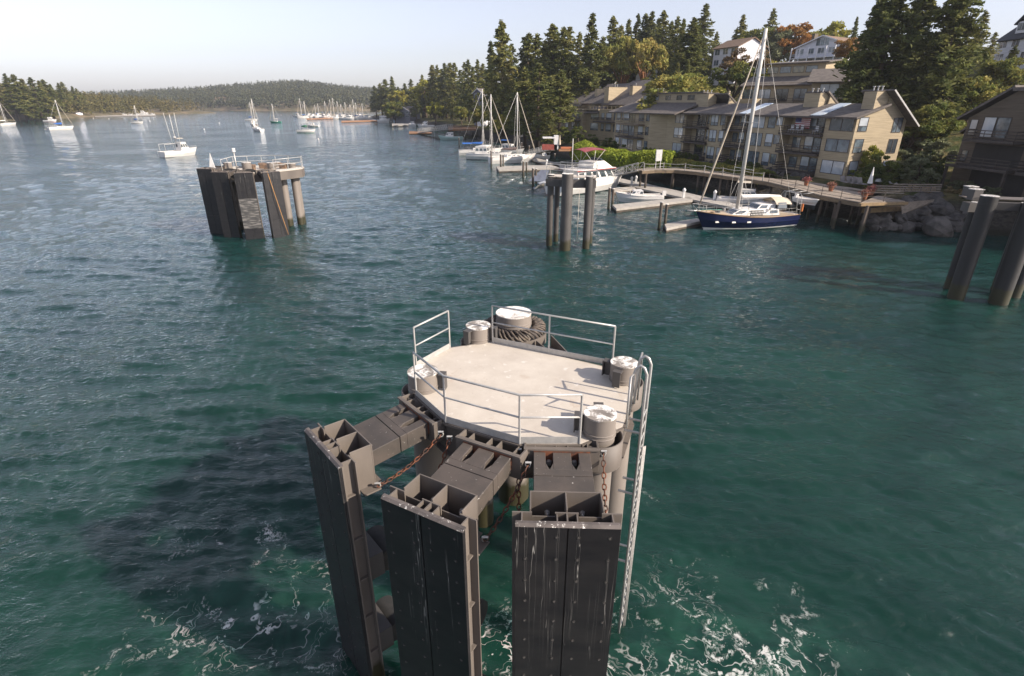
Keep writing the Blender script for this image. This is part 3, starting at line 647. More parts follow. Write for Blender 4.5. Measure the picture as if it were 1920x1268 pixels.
TRIM = mat('dark_trim', (.075, .06, .05), (.055, .045, .04), 3, .7)
TRIMW = mat('white_trim', (.72, .72, .74), (.62, .62, .64), 3, .6)
BALC = mat('balcony_wood', (.075, .06, .052), (.05, .04, .036), 3, .8)
def glass(name, c, c2, sc_=.5, rough=.12):
    m = mat(name, c, c2, sc_, rough, lo=.4, hi=.6, spec=.8); m.node_tree.nodes['Principled BSDF'].inputs['Coat Weight'].default_value = .6; return m
GD = glass('dark_glass', (.02, .028, .035), (.05, .06, .07)); GB = glass('blind_sky_glass', (.48, .52, .56), (.35, .39, .43)); GM = glass('curtained_glass', (.14, .18, .21), (.06, .075, .09), 1.2)  # pale panes hold both blinds and sky reflection in their colour
GY = glass('warm_glass', (.22, .19, .10), (.07, .06, .04), 1.2)
class Fr:
    def __init__(s, o, a): s.o = Vector((o[0], o[1], 0)); s.a = a; s.x = Vector((math.cos(a), math.sin(a), 0)); s.y = Vector((-math.sin(a), math.cos(a), 0))
    def P(s, u, v, z): return s.o + s.x*u + s.y*v + Vector((0, 0, z))
    def box(s, mb, u0, u1, v0, v1, z0, z1, mi=0): return mb.box(s.P((u0+u1)/2, (v0+v1)/2, (z0+z1)/2), (abs(u1-u0), abs(v1-v0), z1-z0), s.a, mi)
def win(root, fr, u0, u1, v, z0, z1, k='b', n=1, sill=None, fm=None):
    """window on a wall whose outside is +v"""
    f = MB(); e = .06
    fr.box(f, u0-e, u1+e, v, v+.05, z1, z1+e); fr.box(f, u0-e, u1+e, v, v+.07, z0-e, z0); fr.box(f, u0-e, u0, v, v+.05, z0, z1); fr.box(f, u1, u1+e, v, v+.05, z0, z1)
    for i in range(1, n): x = u0+(u1-u0)*i/n; fr.box(f, x-.035, x+.035, v+.012, v+.05, z0, z1)
    if sill: fr.box(f, u0, u1, v+.012, v+.045, z0+sill-.03, z0+sill+.03)
    o = f.build('window', fm or TRIM, root)
    p = MB()
    if sill and k == 'b':
        fr.box(p, u0, u1, v, v+.012, z0+sill, z1, 0); fr.box(p, u0, u1, v, v+.012, z0, z0+sill, 1); p.build('pane', [GB, GM], o)
    else:
        fr.box(p, u0, u1, v, v+.012, z0, z1); p.build('pane', {'b': GB, 'd': GD, 'm': GM, 'y': GY}[k], o)
def balc(root, fr, u0, u1, v0, v1, z, h=1.0, m=None, bars=3):
    s = MB(); fr.box(s, u0, u1, v0, v1, z-.28, z); o = s.build('balcony', m or BALC, root); r = MB()
    for k in range(bars): zz = z + h*(k+1)/bars; fr.box(r, u0, u1, v1-.07, v1, zz-.09, zz); 
    for u in np.arange(u0, u1+.01, max(.9, (u1-u0)/5)): fr.box(r, u-.035, u+.035, v1-.10, v1-.071, z, z+h)
    for u in (u0, u1-.06):
        for k in range(bars): zz = z + h*(k+1)/bars; fr.box(r, u, u+.06, v0, v1-.101, zz-.09, zz)
    r.build('balcony_rail', m or BALC, o)
def slope(mb, fr, u0, u1, va, za, vb, zb, th=.22, mi=0):
    P = [fr.P(u0, va, za), fr.P(u1, va, za), fr.P(u1, vb, zb), fr.P(u0, vb, zb)]
    n = (P[1]-P[0]).cross(P[3]-P[0]).normalized(); n = n if n.z > 0 else -n
    Q = [p - n*th for p in P]; return mb.hexa(Q, P, mi) if (P[1]-P[0]).cross(P[3]-P[0]).z > 0 else mb.hexa(Q[::-1], P[::-1], mi)
def gwall(mb, fr, u, prof, th=.2):               # wall in a plane of constant u, polygon given as (v,z), thickened
    P = [fr.P(u, v, z) for v, z in prof]; mb.thick(P, (P[1]-P[0]).cross(P[2]-P[0]), th)
def chimney(root, fr, u0, u1, v0, v1, z0, z1, nf=3, m=None):
    c = MB(); fr.box(c, u0, u1, v0, v1, z0, z1); o = c.build('chimney', m or SID, root)
    k = MB(); fr.box(k, u0-.05, u1+.05, v0-.05, v1+.05, z1, z1+.1); k.build('cap', TRIM, o)
    for i in range(nf):
        f = MB(); q = fr.P(u0+(u1-u0)*(i+.5)/nf, (v0+v1)/2, z1+.1); f.cyl(q, q+Vector((0, 0, .35)), .09, n=8); f.cyl(q+Vector((0, 0, .42)), q+Vector((0, 0, .55)), .15, n=8); f.cyl(q+Vector((0, 0, .35)), q+Vector((0, 0, .42)), .06, n=6)
        f.build('flue', GALV, o)
# --- the long waterfront row
AR = Fr((43.6, 74.2), math.atan2(.946, -.325)); AG = Fr((43.6, 74.2), math.atan2(-.325, -.946))
row = thing('apartment_building', (40, 95, 3), 'long three storey tan apartment block with balconies behind the boardwalk, flag hung on a balcony', 'building', 'apartment blocks on the shore')
mb = MB(); Z0, ZE = 2.2, 10.85
bays = [(0, 4.7, 0), (4.7, 12, -1.5), (12, 18.9, 0), (18.9, 24.6, -1.5), (24.6, 28.9, 0), (28.9, 35.7, -1.5), (35.7, 41.6, 0), (45, 56, 1.6), (56, 61, .7)]
for a, b_, v in bays: AR.box(mb, a, b_, -8.6, v, Z0, ZE if a != 28.9 else ZE)
mb.prism([AR.P(41.6, -8, 0)[:2], AR.P(41.6, -.003, 0)[:2], AR.P(45, 1.6, 0)[:2], AR.P(45, -8, 0)[:2]][::-1], Z0, ZE)
prof = [(0, ZE-.05), (-4.6, 12.2), (-4.6, 13.65), (-8.6, 10.35), (-8.6, 9.5), (0, 9.5)]
gwall(mb, AR, -.003, prof)
for u in (3.4, 9.1, 12.3, 30.2, 36.2): gwall(mb, AR, u, [(-4.0, ZE), (-4.5, 13.6), (-8.6, 10.3), (-8.6, 9.5)])
AR.box(mb, 36.2, 57.2, -6.5, -3.6, ZE, 14.1)      # clerestory storey over the far end
AR.box(mb, 0.02, 3.3, -6, -4.6, ZE, 13.6)
row_w = mb.build('wall', SID, row)
# wide shingled roofs
def roofo(parts, m=ROOF, root=row, name='roof'):
    r = MB()
    for p_ in parts: slope(r, *p_)
    return r.build(name, m, root)
roofo([(AR, -.5, 36.2, .7, 10.75, -4.6, 12.35)]); roofo([(AR, 36.2, 61.6, 2.3, 10.6, -3.6, 12.5)])
roofo([(AR, 3.4, 36.2, -4.62, 12.34, -9.4, 10.2)])
for u0, u1 in ((-1.0, 3.6), (8.8, 12.6), (29.9, 36.5)): roofo([(AR, u0, u1, -3.9, 14.0, -9.8, 9.7)])
roofo([(AR, 35.9, 57.6, -3.2, 14.35, -7.2, 14.05)])
f = MB(); f.beam(AR.P(-1.05, -3.9, 13.9), AR.P(-1.05, -9.8, 9.6), .05, .2); f.build('fascia', mat('grey_fascia', (.42, .41, .40), (.34, .33, .32), 3, .6), row)
f = MB(); f.beam(AR.P(-.55, .72, 10.62), AR.P(36.2, .72, 10.62), .05, .22); f.build('gutter', TRIM, row)
for u, z in ((6.3, 11), (20.5, 11)):
    s_ = MB(); slope(s_, AR, u-1.1, u+.7, .5, 10.87+.05, -4.3, 12.35+.05, .08); s_.build('skylight', mat('skylight_panel', (.62, .70, .78), (.5, .58, .66), 1, .25), row)
chimney(row, AR, .1, 1.9, -4.6, -2.4, 10.9, 13.75); chimney(row, AR, 9.3, 12.0, -4.55, -2.9, 10.9, 13.7); chimney(row, AR, 33.5, 36.8, -4.4, -2.6, 10.9, 13.9); chimney(row, AR, 52, 55, -6.0, -5.0, 13.8, 14.6)
fl = [(9.1, 10.6), (6.5, 8.0), (3.7, 5.3)]
for i, (za, zb) in enumerate(fl):
    win(row, AR, .35, 3.9, 0, za, zb, 'dmb'[i], 2, fm=TRIM)
    win(row, AR, 7.6, 9.0, -1.5, za-.2, zb, 'b', 1, .5); win(row, AR, 5.0, 7.4, -1.5, za-.5, zb-.1, 'dmm'[i], 2)
    if i: win(row, AR, 9.8, 11.2, -1.5, za, zb-.2, 'm')
    win(row, AR, 13.7, 15.1, 0, za-.1, zb+.1, 'mbb'[i], 1, .5); win(row, AR, 12.3, 13.4, 0, za+.3, zb, 'bmm'[i])
    win(row, AR, 15.9, 18.4, 0, za-.2, zb+.1, 'bmm'[i], 2)
    win(row, AR, 21.6, 22.8, -1.5, za-.1, zb, 'b', 1, .5); win(row, AR, 19.2, 21.2, -1.5, za-.5, zb, 'd', 2); win(row, AR, 23.2, 24.3, -1.5, za, zb-.2, 'm')
    win(row, AR, 24.9, 26.0, 0, za-.1, zb+.1, 'mbb'[i], 1, .5); win(row, AR, 26.7, 28.5, 0, za-.2, zb+.1, 'b', 2, .5)
    win(row, AR, 30.3, 31.3, -1.5, za, zb, 'mbb'[i], 1, .4); win(row, AR, 31.8, 34.2, -1.5, za-.5, zb, 'd', 2)
    win(row, AR, 36.3, 39.0, 0, za-.1, zb+.1, 'mbb'[i], 2, .45); win(row, AR, 42.3+3.2, 46.6, 1.6, za, zb, 'mdm'[i], 1)
    win(row, AR, 47.6, 49.4, 1.6, za-.1, zb, 'mbb'[i], 1, .45); win(row, AR, 51.0, 53.2, 1.6, za-.4, zb, 'ymd'[i], 2); win(row, AR, 53.4, 55.6, 1.6, za-.1, zb, 'bmb'[i], 1, .45)
    win(row, AR, 57.0, 57.9, .7, za-.1, zb, 'b', 1, .4); win(row, AR, 58.6, 60.2, .7, za-.1, zb, 'b', 1, .4)
    win(row, AG, -1.9, -.5, .003, za, zb+.1, 'bmb'[i], 1, .6); win(row, AG, -7.9, -6.4, .003, za-(.2 if i < 2 else .0), zb, 'mdb'[i], 2)
for u0, u1 in ((51.2, 53.2), (53.5, 55.5)): win(row, AR, u0, u1, 1.6, 10.0+.85, 10.0+.86, 'b') if 0 else None
for u0, u1, k in ((54, 56.6, 'b'), (51, 53.6, 'b'), (46.8, 48.4, 'd'), (43.0, 44.6, 'd'), (39, 41, 'd')): win(row, AR, u0, u1, -3.6, 13.0, 13.75, k)
for a, b_ in ((4.75, 11.95), (18.95, 24.55), (28.95, 35.65)):
    for z in (8.45, 5.95): balc(row, AR, a, b_+.3, -1.5, .5, z)
    balc(row, AR, a, b_, -1.5, .9, 3.35)
for z in (8.45, 5.95): balc(row, AR, 47.0, 56.2, 1.6, 3.2, z, m=mat('balcony_tan', (.20, .16, .11), (.15, .12, .085), 3, .8) if z > 8 else BALC)
# flag hanging on the top balcony wall
fg = thing('flag', AR.P(9.9, -1.3, 9), 'striped flag with starred blue canton hung above white chairs on the top balcony', 'flag')
def flagmat():
    m, t, p = newmat('flag_cloth'); p.inputs['Roughness'].default_value = .8; uv = nd(t, 'ShaderNodeTexCoord'); s = nd(t, 'ShaderNodeSeparateXYZ'); lk(t, uv.outputs['Generated'], s.inputs[0]); return m, t, p, s
FR, FW, FB = mat('flag_red', (.42, .03, .05), (.38, .03, .05), 1, .8), mat('flag_white', (.75, .73, .74), (.7, .68, .7), 1, .8), mat('flag_blue', (.03, .04, .20), (.03, .035, .17), 1, .8)
mb = MB(); u0, u1, z0, z1 = 8.2, 10.9, 8.85+.25, 10.75; v_ = -1.0
for k in range(13):
    a, b_ = z0+(z1-z0)*k/13, z0+(z1-z0)*(k+1)/13; AR.box(mb, u0, u1 if k < 6 else u0+(u1-u0)*.6, v_, v_+.03, a, b_, 0 if k % 2 == 0 else 1)
AR.box(mb, u0+(u1-u0)*.6, u1, v_, v_+.03, z0+(z1-z0)*6/13, z1, 2)
for i in range(5):
    for j in range(4): c_ = (u0+(u1-u0)*(.64+.08*i), z0+(z1-z0)*(.52+.12*j)); AR.box(mb, c_[0]-.03, c_[0]+.03, v_+.03, v_+.036, c_[1]-.03, c_[1]+.03, 1)
mb.build('cloth', [FR, FW, FB], fg)
def balchair(p, rz, label, group):
    c = thing('chair', p, label, 'chair', group)
    s = MB(); s.box((p[0], p[1], p[2]+.42), (.5, .5, .05), rz); s.build('seat', TRIMW, c)
    s = MB(); cc, ss = math.cos(rz), math.sin(rz); s.box((p[0]-ss*-.24, p[1]+cc*-.24, p[2]+.75), (.5, .05, .6), rz); s.build('backrest', TRIMW, c)
    for a, b_ in ((-1, -1), (1, -1), (-1, 1), (1, 1)):
        s = MB(); q = Vector((p[0]+cc*a*.21-ss*b_*.21, p[1]+ss*a*.21+cc*b_*.21, p[2])); s.cyl(q, q+Vector((0, 0, .42)), .03, n=5); s.build('leg', TRIMW, c)
for i, u in enumerate((10.8, 9.9, 9.0, 6.4)):
    balchair(AR.P(u, -.3, 8.46), AR.a, ('white chair farthest left under the flag on the top balcony', 'white chair under the middle of the flag on the top balcony', 'white chair under the blue canton of the balcony flag', 'white chair apart from the others by the top balcony door')[i], 'white chairs on the balcony')
# --- the shingled block beyond it
b2 = thing('apartment_building', (18, 172, 5), 'terraced tan apartment block under steep dark shingle roofs among conifers', 'building', 'apartment blocks on the shore')
B2 = Fr((28.0, 153.5), math.atan2(.89, -.46)); mb = MB()
for a, b_, v, z1 in ((0, 9, 0, 10.6), (9, 16, -.6, 10.6), (16, 27, .6, 10.4), (27, 33, -1, 10.2), (33, 40, .3, 9.6)): B2.box(mb, a, b_, -14, v, 3, z1)
for a, b_ in ((1, 9), (11, 20), (24, 33)): B2.box(mb, a, b_, -12, -4.0, 10, 12.6)
mb.build('wall', SID, b2)
for (u0, u1, va, za, vb, zb) in ((-1.5, 12, -2.6, 12.0, -13, 18.2), (10.8, 23, -3.0, 12.3, -13, 17.6), (23.5, 36, -3.2, 11.6, -12, 15.8), (9.2, 15.5, .6, 9.9, -4, 12.0), (33, 41, 1, 9.2, -5, 12.2)):
    roofo([(B2, u0, u1, va, za, vb, zb)], root=b2)
chimney(b2, B2, 9.6, 11.6, -9.5, -3.2, 10, 16.4, 2); chimney(b2, B2, 3.5, 4.8, -9.5, -6.5, 13, 16.6, 1); chimney(b2, B2, 19.5, 20.8, -9, -6.5, 13, 16.2, 1)
for i, (za, zb) in enumerate(((8.3, 9.9), (5.4, 7.2))):
    for u, w_, k in ((1.0, 1.2, 'm'), (3.4, 2.2, 'b'), (6.6, 1.2, 'b'), (10, 3.6, 'b'), (17.5, 1.4, 'm'), (20.0, 1.6, 'd'), (23.4, 1.5, 'b'), (28, 1.5, 'm'), (30.5, 1.2, 'b'), (34.5, 1.5, 'b'), (37.3, 1.3, 'm')):
        v = [0, -.6, .6, -1, .3][(u >= 9)+(u >= 16)+(u >= 27)+(u >= 33)]; win(b2, B2, u, u+w_, v, za, zb, k, 1, .4 if k == 'b' else None)
for u, w_ in ((2, 2.4), (5.6, 2.6), (12, 3.4), (16.2, 2.8), (25, 3), (29, 3)): win(b2, B2, u, u+w_, -4, 10.75, 12.2, 'y', 3)
for a, b_ in ((0.3, 8.7), (17, 26)): balc(b2, B2, a, b_, 0, 2.2, 7.9)
for a, b_ in ((.2, 8.8), (9.3, 15.8), (16.2, 26.8)): balc(b2, B2, a, b_, -4, .1 if a < 16 else .7, 10.85, .8, m=SID, bars=1)
# --- dark block at the right edge
b3 = thing('apartment_building', (60, 70, 3), 'shaded brown apartment block with deep balconies at the right edge above the boulders', 'building', 'apartment blocks on the shore')
B3 = Fr((55.6, 50.0), math.atan2(.995, -.08)); mb = MB(); LB = 19.6
B3.box(mb, -6, LB, -11, 0, 2, 10.9)
mb.thick([B3.P(LB, 0, 10.8), B3.P(LB-5.2, 0, 13.6), B3.P(-6, 0, 13.6), B3.P(-6, 0, 10.8)], B3.y, 8)
B3.box(mb, LB, LB+3.6, -11, -4.0, 2, 9.2); mb.thick([B3.P(LB+3.6, -4, 9.1), B3.P(LB, -4, 11.6), B3.P(LB, -4, 9.1)], B3.y, 7)
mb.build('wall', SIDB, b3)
r_ = MB(); r_.thick([B3.P(LB+1, .6, 10.55), B3.P(LB-5.3, .6, 13.95), B3.P(LB-5.3, -8.5, 13.95), B3.P(LB+1, -8.5, 10.55)], (B3.P(LB+1, 0, 10.55)-B3.P(LB-5.3, 0, 13.95)).cross(B3.y), -.25); r_.build('roof', ROOF, b3)
r_ = MB(); B3.box(r_, -7, LB-5.2, -8.5, .7, 13.6, 13.95); r_.build('roof', ROOF, b3)
r_ = MB(); r_.thick([B3.P(LB+4.4, -3.4, 8.9), B3.P(LB+.02, -3.4, 12.0), B3.P(LB+.02, -11.5, 12.0), B3.P(LB+4.4, -11.5, 8.9)], (B3.P(LB+4.4, 0, 8.9)-B3.P(LB, 0, 12)).cross(B3.y), -.25); r_.build('roof', ROOF, b3)
chimney(b3, B3, LB-1.8, LB+.0, -6.5, -4.5, 10, 13.4, 1, m=SIDB)
REC = mat('recess_shade_dark', (.03, .026, .024), (.02, .018, .017), 1, .8)  # flat sheets on the wall with recess shade put into their colour
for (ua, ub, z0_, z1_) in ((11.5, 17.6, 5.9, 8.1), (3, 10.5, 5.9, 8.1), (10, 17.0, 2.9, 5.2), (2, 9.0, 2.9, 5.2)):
    r_ = MB(); B3.box(r_, ua, ub, 0, .012, z0_, z1_); r_.build('recess_shade', REC, b3)
win(b3, B3, 15.9, 17.4, 0, 8.75, 10.9, 'b', 1); win(b3, B3, 14.1, 15.7, 0, 8.75, 10.9, 'm', 1); win(b3, B3, 18.2, 19.1, 0, 9.0, 10.6, 'b', 1, .6)
win(b3, B3, 9.4, 11.0, 0, 8.8, 10.7, 'm', 1, .7); win(b3, B3, 18.3, 19.1, 0, 6.0, 7.2, 'm'); win(b3, B3, 5, 7, 0, 8.8, 10.7, 'b', 2); win(b3, B3, LB+.4, LB+1.4, -4, 8.2, 9.1, 'b')
balc(b3, B3, 11.5, 18.0, 0, 1.5, 8.6); balc(b3, B3, 3, 9, 0, 1.5, 8.6)
balc(b3, B3, 10.5, 18.6, 0, 2.2, 5.75, m=BALC); balc(b3, B3, 2, 9.5, 0, 2.2, 5.75)
for u in (18.4, 10.7, 2.2): f = MB(); f.beam(B3.P(u, 2.0, 2.5), B3.P(u, 2.0, 5.46), .25, .25); f.build('post', BALC, b3)
# --- upper block behind the row
b4 = thing('apartment_building', (66, 112, 9), 'upper tan apartment block with a long low roof above the waterfront row', 'building', 'apartment blocks on the shore')
def frat(pxl, pxr, Yl, Yr, py=170):
    a = AY(pxr, py, Yr); b_ = AY(pxl, py, Yl); return Fr((a.x, a.y), math.atan2(b_.y-a.y, b_.x-a.x)), math.hypot(a.x-b_.x, a.y-b_.y)
B4, L4 = frat(1520, 1705, 112, 104); mb = MB(); B4.box(mb, 0, L4, -9, 0, 8, 16.3); mb.build('wall', SID, b4)
roofo([(B4, -.8, L4+.8, .9, 16.0, -5, 18.4)], root=b4); roofo([(B4, -.8, L4+.8, -5, 18.39, -10, 16.2)], root=b4)
for u, w_, k in ((L4-4.5, 3, 'b'), (L4-7.2, 1, 'b'), (L4-13.5, 3, 'm'), (2, 2.5, 'm')): win(b4, B4, u, u+w_, 0, 13.2, 15.6, k, 2 if w_ > 2 else 1, .7)
balc(b4, B4, 4, L4-8, 0, 1.6, 12.9)
win(b4, B4, L4-4.5, L4-2, 0, 10, 12, 'm'); 
b5 = thing('apartment_building', (50, 122, 9), 'upper tan block with a flat dark roof and a row of small high windows', 'building', 'apartment blocks on the shore')
B5, L5 = frat(1398, 1525, 128, 118); mb = MB(); B5.box(mb, 0, L5, -9, 0, 8, 16.2); B5.box(mb, 0, L5-3, -9, -4, 16.2, 19.9); mb.build('wall', SID, b5)
roofo([(B5, -.5, L5+1, 1, 15.8, -4.2, 17.6)], root=b5); roofo([(B5, -.8, L5-2, -3.2, 20.0, -10, 20.6)], root=b5)
for k in range(5): win(b5, B5, 1.5+k*2.6, 3.6+k*2.6, -4, 18.2, 19.3, 'y' if k % 2 else 'm')
for k in range(4): win(b5, B5, 1.2+k*3.6, 3.6+k*3.6, 0, 12.8, 15.0, 'mdbm'[k], 2)
balc(b5, B5, 0, L5, 0, 1.8, 12.3)
# terrace with pale posts left of it
tr = thing('terrace', (40, 118, 8), 'raised terrace with tan posts and a rail on the slope between the blocks', 'terrace')
T5, LT = frat(1325, 1415, 128, 118); mb = MB(); T5.box(mb, 0, LT, -5, 0, 6, 13.2); mb.build('wall', SID, tr)
for k in range(5):
    f = MB(); T5.box(f, LT*k/4-.15, LT*k/4+.15, -.1, .15, 13.1, 14.7); f.build('post', SIDC, tr)
f = MB()
for z in (13.6, 14.0, 14.4): T5.box(f, .16, LT-.16, 0, .04, z, z+.06)
f.build('rail', TRIM, tr)
# --- white houses up the hill
HB = []
def gable_house(label, pxl, pxr, Yl, Yr, pybase, pyeave, pyridge, depth, wm, rm, gable_front, cat='house', nwin=4, storeys=2, chim=None, winm='m', fmm=None, dy=0):
    fr, L = frat(pxl, pxr, Yl, Yr, (pybase+pyeave)/2); Ym = (Yl+Yr)/2; zb = AY(pxl, pybase, Ym).z; ze = AY(pxl, pyeave, Ym).z; zr = AY(pxl, pyridge, Ym+ (0 if gable_front else depth/2)).z
    c = fr.P(L/2, -depth/2, 0); r_ = thing('house', (c.x, c.y, zb), label, cat, 'houses on the hillside'); mb = MB(); zg = min(gz(c.x, c.y), gz(*fr.P(0, 0, 0)[:2]), gz(*fr.P(L, 0, 0)[:2])) if Ym < 450 else zb; fr.box(mb, 0, L, -depth, 0, min(zb, zg)-1, ze)
    if gable_front:
        for v in (0.003, -depth):
            P = [fr.P(-.0, v, ze-.02), fr.P(L, v, ze-.02), fr.P(L/2, v, zr-.1)]; mb.thick(P, fr.y, .2 if v > 0 else -.2)
    else:
        for u in (0, L): gwall(mb, fr, u, [(0, ze-.02), (-depth, ze-.02), (-depth/2, zr-.1)])
    HB.append((fr, L, depth)); mb.build('wall', wm, r_); o = .5
    def sl(a, b_, c_, d_):
        m_ = MB(); P = [a, b_, c_, d_]; n = (b_-a).cross(d_-a).normalized(); 
        if n.z < 0: P = P[::-1]; n = -n
        m_.hexa([p-n*.2 for p in P], P); m_.build('roof', rm, r_)
    if gable_front:
        k = (zr-ze)/(L/2); 
        for s in (0, 1):
            ue = -o if s == 0 else L+o; sl(fr.P(ue, o, ze-k*o), fr.P(L/2, o, zr), fr.P(L/2, -depth-o, zr), fr.P(ue, -depth-o, ze-k*o))
        for s in (0, 1):
            f = MB(); ue = -o if s == 0 else L+o; f.beam(fr.P(ue, o+.03, ze-k*o-.1), fr.P(L/2, o+.03, zr-.1), .06, .3); f.build('fascia', TRIMW, r_)
    else:
        k = (zr-ze)/(depth/2)
        for s in (0, 1):
            ve = o if s == 0 else -depth-o; sl(fr.P(-o, ve, ze-k*o), fr.P(L+o, ve, ze-k*o), fr.P(L+o, -depth/2, zr), fr.P(-o, -depth/2, zr))
    hs = (ze-zb)/storeys
    for s in range(storeys):
        for k in range(nwin):
            w_ = L/nwin; win(r_, fr, w_*(k+.2), w_*(k+.8), 0, zb+hs*(s+.3), zb+hs*(s+.82), winm, 2, fm=fmm or TRIMW)
    if chim: 
        q = chim; c_ = MB(); fr.box(c_, q*L-.4, q*L+.4, -depth*.45, -depth*.3, ze, zr+1.0); c_.build('chimney', SIDB, r_)
    return r_, fr, L, zb, ze, zr
g1 = gable_house('white gabled house with a big arched window near the top of the hill', 1490, 1588, 172, 160, 128, 86, 66, 12, SIDW, ROOFB, True, nwin=5, chim=.85)
f = MB(); g1[1].box(f, 0, g1[2], 0, 2.2, g1[3]+(g1[4]-g1[3])*.45, g1[3]+(g1[4]-g1[3])*.45+.2); f.build('balcony', TRIMW, g1[0])
f = MB()
for k in range(7): g1[1].box(f, g1[2]*k/6-.12, g1[2]*k/6+.12, 2.0, 2.2, g1[3]-2, g1[4]-.2)
for z in (.6, 1.0): g1[1].box(f, 0, g1[2], 2.08, 2.14, g1[3]+(g1[4]-g1[3])*.45+z, g1[3]+(g1[4]-g1[3])*.45+z+.08)
f.build('porch_rail', TRIMW, g1[0])
win(g1[0], g1[1], g1[2]*.38, g1[2]*.62, .003, g1[4]+.1, g1[4]+1.8, 'm', 3, fm=TRIMW)
gable_house('white two storey house with a low hipped brown roof left of the tall mast', 1337, 1382, 188, 178, 128, 88, 75, 10, SIDW, ROOFB, False, nwin=3)
gable_house('dark roofed house with a white dormer at the upper right corner', 1868, 1990, 128, 112, 118, 66, 24, 12, SIDW, ROOFD, False, nwin=5)
d_ = thing('dormer_house_porch', (80, 115, 10), 'white dormer window rising from the dark roof at the upper right', 'dormer')
fr, L = frat(1868, 1990, 128, 112, 90); f = MB(); zq = AY(1880, 62, 124).z; fr.box(f, L-5.2, L-2.6, -4.5, -.9, zq, zq+2.1); f.build('wall', SIDW, d_)
win(d_, fr, L-4.9, L-2.9, -.9, zq+.5, zq+1.8, 'd', 2, fm=TRIMW)
f = MB()
for s in (0, 1): slope(f, Fr(fr.P(L-3.9, 0, 0)[:2], fr.a + math.pi/2), -4.5, -.5, (-1.8 if s else 1.8), zq+1.7, 0, zq+3.2)
f.build('roof', ROOFD, d_)
gable_house('pale house half hidden behind the two leaning trees', 1196, 1262, 222, 216, 112, 84, 76, 9, SIDW, ROOF, False, nwin=3, storeys=1)
gable_house('white house glimpsed between the trees above the steep shingle roofs', 1120, 1150, 225, 220, 140, 128, 118, 9, SIDW, ROOF, True, nwin=2, storeys=1)
gable_house('brown house with a brick chimney behind the sailboat masts', 948, 992, 212, 204, 236, 200, 186, 9, SIDB, ROOF, False, nwin=3, chim=.4)
gable_house('small white cottage with a red roof at the water behind the masts', 893, 906, 262, 258, 232, 220, 211, 6, SIDW, mat('red_roof', (.30, .07, .06), (.2, .05, .04), 2, .8), False, nwin=2, storeys=1)
gable_house('grey shingled house by the water beyond the small boats', 742, 768, 392, 380, 222, 208, 199, 8, SIDG, ROOF, True, nwin=3)
gable_house('low white house with plants behind the left sailboat masts', 976, 1010, 190, 186, 240, 222, 214, 8, SIDC, ROOF, False, nwin=3, storeys=1)
#gable_house('blue grey house peeping over the far trees', 756, 772, 420, 415, 172, 162, 158, 10, SIDG, ROOF, False, nwin=2, storeys=1)
gable_house('grey house with a steep roof between the conifers above the cottage', 888, 905, 268, 262, 186, 174, 166, 8, SIDG, ROOF, True, nwin=2, storeys=1)
gable_house('large cream house on a clearing across the bay', 398, 428, 1140, 1136, 192, 188, 182, 14, SIDC, ROOFB, False, nwin=5, chim=.4)
gable_house('small white house at the far shore', 497, 505, 1098, 1096, 204, 199, 196, 10, SIDW, ROOF, False, nwin=2, storeys=1)
gable_house('white boathouse on the left shore', 136, 142, 560, 558, 214, 211.5, 209.5, 6, SIDW, ROOF, False, nwin=2, storeys=1)
gable_house('pale long house on the grassy spit', 307, 322, 770, 768, 209, 206, 204.5, 8, SIDC, ROOF, False, nwin=3, storeys=1)

# ------------------------------------------------ boardwalk, docks, gangways, mooring piles
WOOD = mat('weathered_planks', (.30, .25, .20), (.19, .16, .13), 2.2, .85, .004, 14, st=(1, 1, 4)); WOODD = mat('dark_timber', (.09, .07, .055), (.05, .04, .032), 3, .9, .01, 12)
WOODT = mat('tan_timber', (.30, .21, .11), (.20, .14, .08), 3, .85); WOODO = mat('new_timber', (.38, .20, .10), (.28, .15, .08), 3, .85); CONC = mat('dock_concrete', (.40, .37, .33), (.30, .28, .25), 1.5, .85, .003)
WPILE = pilemat('wood_pile', (.12, .09, .07), (.06, .048, .038)); ROPE = mat('pale_rope', (.52, .50, .47), (.42, .4, .37), 5, .8)
bw = thing('boardwalk', (36, 70, 3), 'curving timber boardwalk on piles, widening to a sun terrace by the gable end', 'boardwalk')
ob = [G(px, py, 3.1) for px, py in ((1204, 320), (1227, 318.5), (1265, 318.5), (1305, 322), (1345, 327.5), (1384, 333), (1441, 341), (1490, 353), (1540, 366), (1615, 379.5), (1697, 377))]
ib = []
for i, p in enumerate(ob):
    a, b_ = ob[max(i-1, 0)], ob[min(i+1, len(ob)-1)]; t_ = (b_-a).normalized(); nrm = Vector((-t_.y, t_.x, 0)); w_ = (2.2, 2.2, 2.2, 2.2, 2.2, 2.4, 4.5, 7.0, 8, 9, 9)[i]; ib.append(p + nrm*w_)
deckm = MB()
for i in range(len(ob)-1): deckm.slab([ob[i], ob[i+1], ib[i+1], ib[i]], .10)
deckm.build('planking', WOOD, bw)
e = MB()
for i in range(len(ob)-1): e.beam(ob[i]-Vector((0, 0, .30)), ob[i+1]-Vector((0, 0, .30)), .16, .36)
e.build('edge_beam', mat('edge_timber', (.22, .16, .10), (.12, .09, .06), 2, .85, st=(.5, .5, 3)), bw)
seg = [0]
for i in range(len(ob)-1): seg.append(seg[-1]+(ob[i+1]-ob[i]).length)
def along(P, s):
    for i in range(len(P)-1):
        if s <= seg[i+1] or i == len(P)-2: return P[i].lerp(P[i+1], (s-seg[i])/(seg[i+1]-seg[i]))
s_ = 1.0
